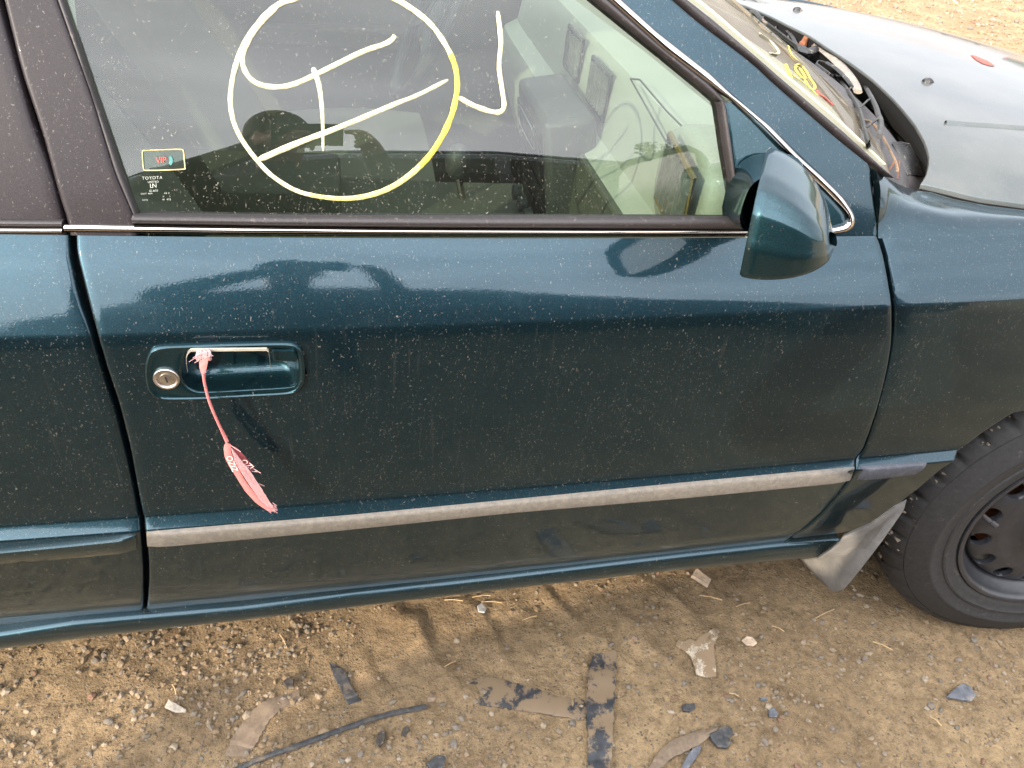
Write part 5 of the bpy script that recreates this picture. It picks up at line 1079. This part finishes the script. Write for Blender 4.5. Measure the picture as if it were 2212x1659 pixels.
def slab(pts, thick, name, mat, label, cat, lift=.002, curl=0., group=None, bulge=0.):
    """flat scrap lying on the dirt, outline traced on the ground"""
    q = [gpt(p) for p in pts]; n = len(q); c_ = np.mean(np.array(q), axis=0); zt = max(ground_h(*p[:2]) for p in q) ; zl_ = c_[2]
    top = [np.array([p[0], p[1], lerp(zl_, p[2], .6) + lift + thick + curl * np.linalg.norm(p[:2] - c_[:2])]) for p in q]; bot = [p - np.array([0, 0, thick]) for p in top]; cc = np.mean(np.array(top), axis=0) + np.array([0, 0, bulge])
    inn = [lerp(p, cc, .14) + np.array([0, 0, .0006]) for p in top]
    v = [cc] + inn + top + bot; f = [(0, 1 + i, 1 + (i + 1) % n) for i in range(n)] + [(1 + i, 1 + n + i, 1 + n + (i + 1) % n, 1 + (i + 1) % n) for i in range(n)] + [(1 + n + i, 1 + 2 * n + i, 1 + 2 * n + (i + 1) % n, 1 + n + (i + 1) % n) for i in range(n)] + [tuple(range(3 * n, 2 * n, -1))]
    o_ = c_; v = [np.array(p) - o_ for p in v]; o = mesh(name, v, f, mat, None, False); o.location = o_; ptag(o, label, cat, group); return o
def strip_slab(L_, R__, thick, name, mat, label, cat, lift=.003, cup=0.):
    """long scrap with its own lengthwise rows so that it can bend with the dirt"""
    r_ = random.Random(int(L_[0][0])); jt = lambda: np.array([r_.gauss(0, .9), r_.gauss(0, .5)])
    a = [gpt(p + jt()) for p in resample(L_, 34)]; b = [gpt(p + jt()) for p in resample(R__, 34)]; c_ = (np.mean(np.array(a), axis=0) + np.mean(np.array(b), axis=0)) / 2; rows = []
    for p, q in zip(a, b):
        z = max(p[2], q[2]) * .5 + c_[2] * .5 + lift + .0022 * mnoise.noise(Vector((p[0] * 28, p[1] * 28, 5.))) - (.003 if len(rows) < 5 or len(rows) > 28 else 0); p = np.array([p[0], p[1], z]); q = np.array([q[0], q[1], z]); u = np.array([0, 0, 1.])
        rows.append([x - c_ for x in (p - u * thick, p, lerp(p, q, .08) + u * .0008, lerp(p, q, .5) + u * cup, lerp(p, q, .92) + u * .0008, q, q - u * thick)])
    e = lambda r: [lerp(x, np.mean(np.array(r), axis=0), .03) - np.array([0, 0, thick]) for x in r]
    o = MB().grid([e(rows[0])] + rows + [e(rows[-1])]).obj(name, mat, None, sharp=30); o.location = c_; ptag(o, label, cat); return o
strip_slab([(485, 1634), (510, 1580), (545, 1536), (590, 1508), (646, 1489)], [(533, 1636), (558, 1604), (580, 1560), (610, 1530), (647, 1521)], .003, 'plastic_strip', M['brown_strip'], 'dusty brown curved strip lying in the dirt, widest at its lower end', 'strip', cup=.002)
strip_slab([(711, 1433), (720, 1462), (735, 1490), (752, 1524)], [(722, 1436), (747, 1452), (757, 1480), (780, 1514)], .004, 'rubber_strip', M['plast_half'], 'short scuffed black strip with a pointed top above the long rod', 'strip', .004)
o = MB().tube([gpt(p, .006) - gpt((700, 1600)) for p in catmull([(500, 1668), (560, 1640), (650, 1608), (740, 1575), (830, 1545), (921, 1526)], 6)], .0052, 8, flat=.6).obj('rod', M['plast_half'], None); o.location = gpt((700, 1600)); ptag(o, 'long thin grey black rod lying slantwise across the bottom of the dirt', 'rod')
strip_slab([(998, 1468), (1060, 1465), (1130, 1480), (1200, 1503), (1268, 1510)], [(994, 1518), (1060, 1527), (1130, 1538), (1200, 1550), (1267, 1557)], .004, 'plastic_strip', M['plast_dusty'], 'black strip half caked in dirt lying crosswise, its right end under the upright strip', 'strip', .003, .001)
strip_slab([(1281, 1418), (1270, 1450), (1266, 1520), (1267, 1590), (1270, 1675)], [(1332, 1408), (1330, 1450), (1325, 1520), (1321, 1590), (1318, 1675)], .005, 'plastic_strip', M['plast_dusty'], 'black strip half caked in dirt running from the middle to the bottom edge', 'strip', .010, .001)
slab([(1458, 1398), (1464, 1386), (1478, 1389), (1488, 1382), (1500, 1388), (1509, 1378), (1530, 1366), (1541, 1360), (1551, 1375), (1541, 1398), (1544, 1440), (1545, 1466), (1530, 1468), (1503, 1462), (1498, 1440), (1490, 1420), (1478, 1411)], .003, 'board_scrap', M['flake'], 'ragged whitish flaking scrap pressed into the dirt', 'scrap', .003)
slab([(1500, 1237), (1504, 1235), (1534, 1258), (1527, 1270), (1492, 1249)], .008, 'wood_chip', M['wood'], 'pale splintered wood chip lying in the shade under the sill', 'wood chip')
strip_slab([(1395, 1672), (1420, 1630), (1448, 1605), (1485, 1592), (1545, 1574)], [(1420, 1672), (1445, 1645), (1475, 1632), (1510, 1615), (1548, 1582)], .003, 'plastic_strip', M['brown_strip'], 'curved tan strip at the bottom edge, right of the upright strip', 'strip', .012, .003)
slab([(1466, 1672), (1480, 1640), (1500, 1614), (1514, 1616), (1508, 1632), (1492, 1655), (1478, 1675)], .004, 'plastic_shard', M['slate'], 'blue grey pointed shard under the curved tan strip at the bottom edge', 'shard', .004)
slab([(1529, 1592), (1545, 1585), (1555, 1575), (1566, 1573), (1578, 1580), (1580, 1592), (1572, 1600), (1577, 1612), (1566, 1622), (1548, 1620), (1535, 1607)], .006, 'plastic_fragment', M['plast_half'], 'jagged black fragment at the tip of the curved tan strip', 'fragment', .004, .06)
slab([(2040, 1510), (2062, 1490), (2076, 1480), (2092, 1488), (2104, 1508), (2094, 1520), (2068, 1516)], .005, 'plastic_shard', M['slate'], 'dusty grey four-sided shard lying below the front tyre', 'shard', .004)
slab([(1658, 1538), (1668, 1531), (1679, 1545), (1676, 1553), (1660, 1552)], .005, 'plastic_shard', M['slate'], 'small blue grey five-sided shard in the middle of the right hand dirt', 'shard')
slab([(1471, 1528), (1498, 1524), (1500, 1534), (1488, 1542), (1474, 1540)], .005, 'plastic_fragment', M['plast_half'], 'small dark fragment below the flaking whitish scrap', 'fragment', .003, .05)
slab([(1640, 1510), (1654, 1508), (1657, 1515), (1642, 1517)], .003, 'plastic_shard', M['slate'], 'tiny dark sliver above the small blue grey shard', 'shard')
slab([(358, 1533), (366, 1517), (378, 1523), (404, 1538), (402, 1543), (380, 1543)], .004, 'chip', M['white_chip'], 'pale shell-like chip on the sunlit gravel at lower left', 'chip', .004, .05)
slab([(812, 1606), (816, 1590), (826, 1581), (834, 1590), (830, 1608), (820, 1617)], .007, 'bark_piece', M['bark'], 'dark bark piece below the long rod, nearer the middle', 'bark', .002, .03)
slab([(866, 1591), (870, 1578), (880, 1571), (885, 1580), (876, 1594)], .005, 'bark_piece', M['bark'], 'smaller dark bark piece up and right of the other one', 'bark', .002, .03)
slab([(612, 1480), (622, 1470), (636, 1474), (634, 1488), (620, 1490)], .008, 'bark_piece', M['bark'], 'black chunk lying at the tip of the brown curved strip', 'bark', .002)
slab([(920, 1655), (945, 1636), (962, 1640), (960, 1662), (935, 1672)], .006, 'plastic_fragment', M['plast_half'], 'black fragment at the bottom edge beside the gravel heap', 'fragment', .003, .04)
slab([(1030, 1312), (1040, 1308), (1050, 1320), (1046, 1327), (1033, 1325)], .002, 'plastic_bit', simple('clear_plastic_bit', (.55, .52, .48), .2, var=.2), 'scrap of clear crinkled plastic in the shade under the sill', 'scrap', .004, .08)
slab([(1601, 1386), (1612, 1377), (1625, 1380), (1634, 1392), (1626, 1398), (1612, 1396)], .003, 'wood_chip', M['wood'], 'flat pale flake right of the ragged whitish scrap', 'wood chip')
stx = [((1020, 1290), (1060, 1286), 'first'), ((960, 1296), (1000, 1298), ''), ((1590, 1310), (1620, 1302), ''), ((1760, 1336), (1802, 1316), ''), ((1668, 1352), (1694, 1364), ''), ((1575, 1497), (1596, 1504), ''), ((1885, 1386), (1928, 1404), ''), ((1128, 1340), (1160, 1330), ''), ((1040, 1300), (1084, 1302), ''), ((960, 1440), (985, 1428), ''), ((1270, 1480), (1280, 1448), ''), ((380, 1500), (372, 1478), ''), ((620, 1400), (604, 1370), ''), ((1510, 1286), (1560, 1296), ''), ((2010, 1548), (2034, 1568), '')]
for a_, b_, _ in stx:
    p_, q_ = gpt(a_, .004), gpt(b_, .006); c_ = (p_ + q_) / 2; o = MB().tube([p_ - c_, np.array([.001, .001, .0015]), q_ - c_], .0011, 5).obj('straw', M['straw'], None); o.location = c_; ptag(o, 'thin dry straw or pine needle lying on the dirt', 'straw', 'dry straws on the dirt')

# ---------------------------------------------------------------- what stands behind the photographer and mirrors in the car
def plain_car(root, sx_, roof, belt, YN, YF, bpaint, mglass, rail):
    """whole car body in the root's own axes, nose towards -x"""
    YM = (YN + YF) / 2; HW = abs(YN - YF) / 2; rows = []
    def put(mb, name, mat, par=None, sharp=50, sm=True): return mb.obj(name, mat, par or root, sm, sharp)
    for x, zr_, zb_ in zip(sx_, roof, belt):
        t = max(0, (zr_ - zb_) / .7); hw = HW - .06 * (abs(x - .7) / 2.1) ** 4
        half = [(hw - .08, .22), (hw - .02, .34), (hw, .55), (hw - .01, zb_ - .06), (hw - .03, zb_), (hw - .05 - .09 * t, lerp(zb_, zr_, .5)), (hw - .09 - .17 * t, zr_ - .055 * min(1, t + .3)), (hw - .15 - .2 * t, zr_ - .012), (hw - .32 - .2 * t, zr_ + .012 * t), (0, zr_ + .03 * t)]
        rows.append([np.array([x, YM + d, z]) for d, z in half] + [np.array([x, YM - d, z]) for d, z in half[-2::-1]])
    P_ = rows; nh_ = 10
    mb = MB().grid(rows); n_ = len(rows[0]); mb.f += [tuple(range(n_)), tuple((len(rows) - 1) * n_ + i for i in range(n_))[::-1]]; put(mb, 'body', bpaint)
    for (i0, i1), sg in (((6, 9), 0), ((9, 12), 0), ((6, 9), 1), ((9, 12), 1)):
        js = (4, 5, 6) if not sg else (14, 13, 12)
        put(MB().grid([[lerp(P_[i][js[1]], P_[i][j], .9) + np.array([.03 if i == i0 else (-.03 if i == i1 else 0), .006 if not sg else -.006, 0]) for i in range(i0, i1 + 1)] for j in js]), 'side_window', mglass)
    for nm, (i0, i1), dx in (('windscreen', (4, 7), -.01), ('tailgate_window', (11, 14), .01)):
        put(MB().grid([[lerp(P_[i][j], P_[i][9], .03) + np.array([dx, 0, .008]) for j in range(7, 12)] for i in range(i0, i1 + 1)]), nm, mglass)
    for j, s_ in ((7, 1), (11, -1)): put(MB().tube([P_[i][j] + np.array([0, .004 * s_, .004]) for i in range(6, 13)], .009, 6), 'roof_rail', rail)
    for wx in (sx_[0] + 1.02, sx_[-1] - .79):
        for wy, s_ in ((max(YN, YF) - .01, 1), (min(YN, YF) + .01, -1)):
            wc_ = np.array([wx, wy, .335]); wt = put(MB().lathe(wc_, (0, s_, 0), [(.20, -.02), (.24, .0), (.29, .002), (.325, -.04), (.325, -.18), (.28, -.2)], 32), 'tyre', M['tyre']); put(MB().lathe(wc_, (0, s_, 0), [(.2, -.015), (.18, -.03), (.1, -.01), (0, -.005)], 24), 'rim', M['steel_grey'], wt)
    for s_ in (1, -1):
        put(MB().box((sx_[1] + .05, YM + s_ * (HW - .16), roof[1] - .12), (.04, .13, .05)), 'headlight', M['chrome'], None, 50, False); put(MB().box((sx_[-1] - .035, YM + s_ * (HW - .14), .86), (.045, .09, .10)), 'tail_light', M['tail'], None, 50, False)
M['tail'] = simple('red_lamp_lens', (.5, .02, .02), .15, var=.1)
suv = empty('parked_wagon', (0, 0, 0)); ptag(suv, 'black wagon parked alongside, its roof mirrored in the sedan window', 'car')
dglass = simple('dark_privacy_glass', (.006, .007, .008), .05, var=0); rail = simple('grey_blue_rail', (.32, .36, .44), .3, metal=.6)
bpaint = paint('black_car_paint', (.010, .011, .012), dens=.25, film=.02, streak=.4, metal=.2, rough=.4, coat_ior=1.5)
plain_car(suv, [-1.76, -1.71, -1.5, -1.05, -.80, -.58, -.34, -.05, .3, .9, 1.5, 1.75, 2.1, 2.45, 2.75, 2.84], [.72, .97, 1.05, 1.08, 1.11, 1.27, 1.46, 1.565, 1.615, 1.64, 1.575, 1.53, 1.44, 1.32, 1.16, .7], [.60, .74, .84, .90, .92, .93, .935, .94, .95, .96, .97, .975, .98, .98, .95, .66], -1.47, -3.2, bpaint, dglass, rail)
grc = empty('parked_van', (8.9, 11.6, 0)); grc.rotation_euler = (0, 0, R_(-28)); ptag(grc, 'grey van parked far across the yard, mirrored in the bonnet', 'van')
plain_car(grc, [q - .9 for q in [-1.9, -1.86, -1.7, -1.3, -1.0, -.75, -.5, -.2, .3, .9, 1.5, 1.9, 2.3, 2.6, 2.75, 2.8]], [.7, 1.0, 1.1, 1.2, 1.3, 1.65, 2.0, 2.2, 2.27, 2.3, 2.31, 2.31, 2.3, 2.27, 2.2, .6], [.6, .85, 1.0, 1.08, 1.12, 1.14, 1.15, 1.16, 1.17, 1.18, 1.18, 1.18, 1.18, 1.17, 1.15, .55], .92, -.92, simple('dusty_grey_van_paint', (.20, .195, .19), .45, var=.1, scale=8, coat=.4), simple('grey_van_panels', (.20, .195, .19), .4), rail)


# the photographer
pj, pt_, ps = simple('black_jacket_cloth', (.012, .012, .014), .9, bump=.2, scale=60), simple('dark_trousers', (.02, .022, .03), .9), simple('skin', (.42, .23, .15), .55, var=.08)
pv = []; pe = []; pr_ = []
def jn(p, r, par=None):
    pv.append(tuple(p)); pr_.append(r); i = len(pv) - 1
    if par is not None: pe.append((par, i))
    return i
bx, by = .135, -1.03
root = jn((bx + .01, by - .07, .80), .145); sp1 = jn((bx, by - .05, .97), .125, root); ch = jn((bx, by - .02, 1.12), .14, sp1); nb = jn((bx, by + .02, 1.245), .062, ch); hd0 = jn((bx, by + .06, 1.30), .058, nb); hd1 = jn((bx, by + .075, 1.365), .078, hd0); hd2 = jn((bx, by + .07, 1.42), .078, hd1)
PHC = CAM - FWD * .014 + RIGHT * .0
for s_, hand in ((-1, CAM - RIGHT * .085 - FWD * .03 - UP * .02), (1, CAM + RIGHT * .085 - FWD * .03 - UP * .02)):
    sh = jn((bx + s_ * .17, by - .01, 1.185), .068, ch); el = jn((bx + s_ * (.33 if s_ < 0 else .30), by + .09, 1.17 if s_ < 0 else 1.08), .048, sh); wr = jn(tuple(lerp(np.array(pv[el]), hand, .82)), .03, el); pa = jn(tuple(hand), .026, wr)
    for k in range(4):
        b0 = hand + UP * (.022 - .015 * k) + FWD * .012; f1 = jn(tuple(b0 - RIGHT * s_ * .012 + FWD * .018), .0085, pa); f2 = jn(tuple(b0 - RIGHT * s_ * .038 + FWD * .026), .0075, f1)
    th = jn(tuple(hand - RIGHT * s_ * .022 + UP * .012 - FWD * .012), .010, pa); jn(tuple(hand - RIGHT * s_ * .05 + UP * .01 - FWD * .014), .0085, th)
for s_ in (-1, 1):
    hp = jn((bx + s_ * .095, by - .07, .74), .088, root); kn = jn((bx + s_ * .12, by + .0, .44), .06, hp); an = jn((bx + s_ * .13, by - .07, .085), .042, kn); jn((bx + s_ * .145, by + .06, .05), .038, an)
me = bpy.data.meshes.new('person'); me.from_pydata(pv, pe, []); person = bpy.data.objects.new('person', me); COL.objects.link(person)
md = person.modifiers.new('skin', 'SKIN'); md.use_smooth_shade = True
for i, r in enumerate(pr_): me.skin_vertices[0].data[i].radius = (r, r)
me.skin_vertices[0].data[root].use_root = True
person.modifiers.new('sub', 'SUBSURF').levels = 1; person.modifiers['sub'].render_levels = 1
bpy.context.view_layer.update(); ev = bpy.data.meshes.new_from_object(person.evaluated_get(bpy.context.evaluated_depsgraph_get())); bpy.data.objects.remove(person)
ev.name = 'person'; ev.materials.clear(); [ev.materials.append(q) for q in (pj, pt_, ps)]
for q in ev.polygons:
    c_ = q.center; hd_ = min((Vector(CAM - RIGHT * .085 - FWD * .03) - c_).length, (Vector(CAM + RIGHT * .085 - FWD * .03) - c_).length)
    q.material_index = 2 if c_.z > 1.27 and abs(c_.x - bx) < .11 and c_.y < by + .16 or hd_ < .085 else (1 if c_.z < .82 else 0); q.use_smooth = True
pers = bpy.data.objects.new('person', ev); COL.objects.link(pers); ptag(pers, 'person in a black jacket holding up a phone, mirrored in the sedan window', 'person')
hv = MB(); hc_ = np.array([bx, by + .058, 1.405])
g = []
for th in np.linspace(0, math.pi * .56, 10):
    g.append([hc_ + np.array([.088 * math.sin(th) * math.cos(a), .098 * math.sin(th) * math.sin(a) - .012 * (1 - math.cos(th)), .092 * math.cos(th)]) * (1 + .035 * random.uniform(-1, 1)) if 0 else hc_ + np.array([.088 * math.sin(th) * math.cos(a), .098 * math.sin(th) * math.sin(a) - .02 * (1 - math.cos(th)), .092 * math.cos(th)]) for a in np.linspace(0, 2 * math.pi, 25)[:-1]])
hv.grid(g, close_u=True); hair = hv.obj('hair', simple('short_dark_hair', (.03, .02, .016), .8, bump=.6, scale=120), pers)
fm_ = MB(); 
for s_ in (-1, 1): fm_.ico(hc_ + np.array([s_ * .082, .0, -.035]), .022, 2, 0, (.4, .7, 1.3))
fm_.obj('ear', ps, pers); MB().tube([hc_ + np.array([0, .088, -.01]), hc_ + np.array([0, .108, -.045]), hc_ + np.array([0, .090, -.052])], [.008, .014, .008], 8).obj('nose', ps, pers)
for s_ in (-1, 1): MB().ico(hc_ + np.array([s_ * .032, .082, -.018]), .011, 2, 0, (1, .5, .7)).obj('eye', simple('dark_eye', (.02, .015, .012), .2), pers)
MB().tube([hc_ + np.array([-.025, .083, -.078]), hc_ + np.array([0, .09, -.078]), hc_ + np.array([.025, .083, -.078])], .005, 6).obj('mouth', simple('lip', (.35, .14, .11), .5), pers)
Rm_ = Matrix([[RIGHT[i], UP[i], FWD[i]] for i in range(3)])
ph = MB().box(CAM - FWD * .0165 - RIGHT * .052 - UP * .012, (.080, .038, .0042), Rm_).obj('phone', M['plastic'], None, False); bev(ph, .003); ptag(ph, 'black phone held sideways by the person in the black jacket', 'phone')
MB().lathe(CAM - FWD * .010, FWD, [(.009, -.003), (.009, .0), (.0075, .0), (.006, -.0012), (0, -.0012)], 24).obj('camera_lens', dglass, ph)

# trees far behind that show above the wagon roof in the window
leaf = simple('pine_foliage', (.045, .062, .028), .9, var=.5, scale=3); bark = simple('pine_bark', (.10, .07, .05), .95, bump=.5, scale=20)
def pine(x, y, h, label, sd_):
    r = random.Random(sd_); t = empty('pine_tree', (x, y, 0)); ptag(t, label, 'tree', 'pines behind the wagon')
    adopt(MB().tube([(x, y, -.3), (x + .2, y, h * .5), (x + .1, y + .1, h * .97)], [.28, .2, .06], 8).obj('trunk', bark, None), t)
    m_ = MB()
    for k in range(420):
        lv_ = r.choice([.80, .87, .92, .95, .98]); L__ = h * .05 * (1.05 - abs(lv_ - .93) * 2.2) * r.random() ** .5; a = r.uniform(0, 6.28); c_ = np.array([x + L__ * math.cos(a), y + L__ * math.sin(a), h * lv_ + r.gauss(0, h * .010)])
        s_ = h * .009 * r.uniform(.6, 1.3); d1 = np.array([r.gauss(0, 1) for _ in range(3)]); d1 /= np.linalg.norm(d1); d2 = np.cross(d1, [r.gauss(0, 1) for _ in range(3)]); d2 /= np.linalg.norm(d2)
        m_.add([c_ - d1 * s_, c_ + d2 * s_ * .6, c_ + d1 * s_, c_ - d2 * s_ * .6], [(0, 1, 2, 3)])
    adopt(m_.obj('crown', leaf, None, False), t)
for k, p_ in enumerate([(1398, 328), (1452, 331)]):
    g_ = hit_green(p_); e = 1e-4; n_ = np.array([(green_y(g_[0] + e, g_[2]) - green_y(g_[0] - e, g_[2])) / (2 * e), -1, (green_y(g_[0], g_[2] + e) - green_y(g_[0], g_[2] - e)) / (2 * e)]); n_ /= np.linalg.norm(n_)
    d_ = g_ - CAM; d_ /= np.linalg.norm(d_); r_ = d_ - 2 * (d_ @ n_) * n_; q_ = g_ + r_ * (38 / abs(r_[1])); pine(q_[0], q_[1], q_[2] * 1.06, ('pine tree mirrored in the window, left one of two', 'pine tree mirrored in the window, right one of two')[k], 40 + k)
# a low far wood all round the yard
wm = MB(); r = random.Random(3)
for k in range(260):
    a = r.uniform(0, 6.28); d_ = r.uniform(75, 120); h_ = r.uniform(2.5, 6); c_ = (d_ * math.cos(a), d_ * math.sin(a), h_ * .4)
    wm.ico(c_, 1.0, 1, .25, (r.uniform(3, 6), r.uniform(3, 6), h_ * .6))
o = wm.obj('far_wood', leaf, None, False); ptag(o, kind='stuff')
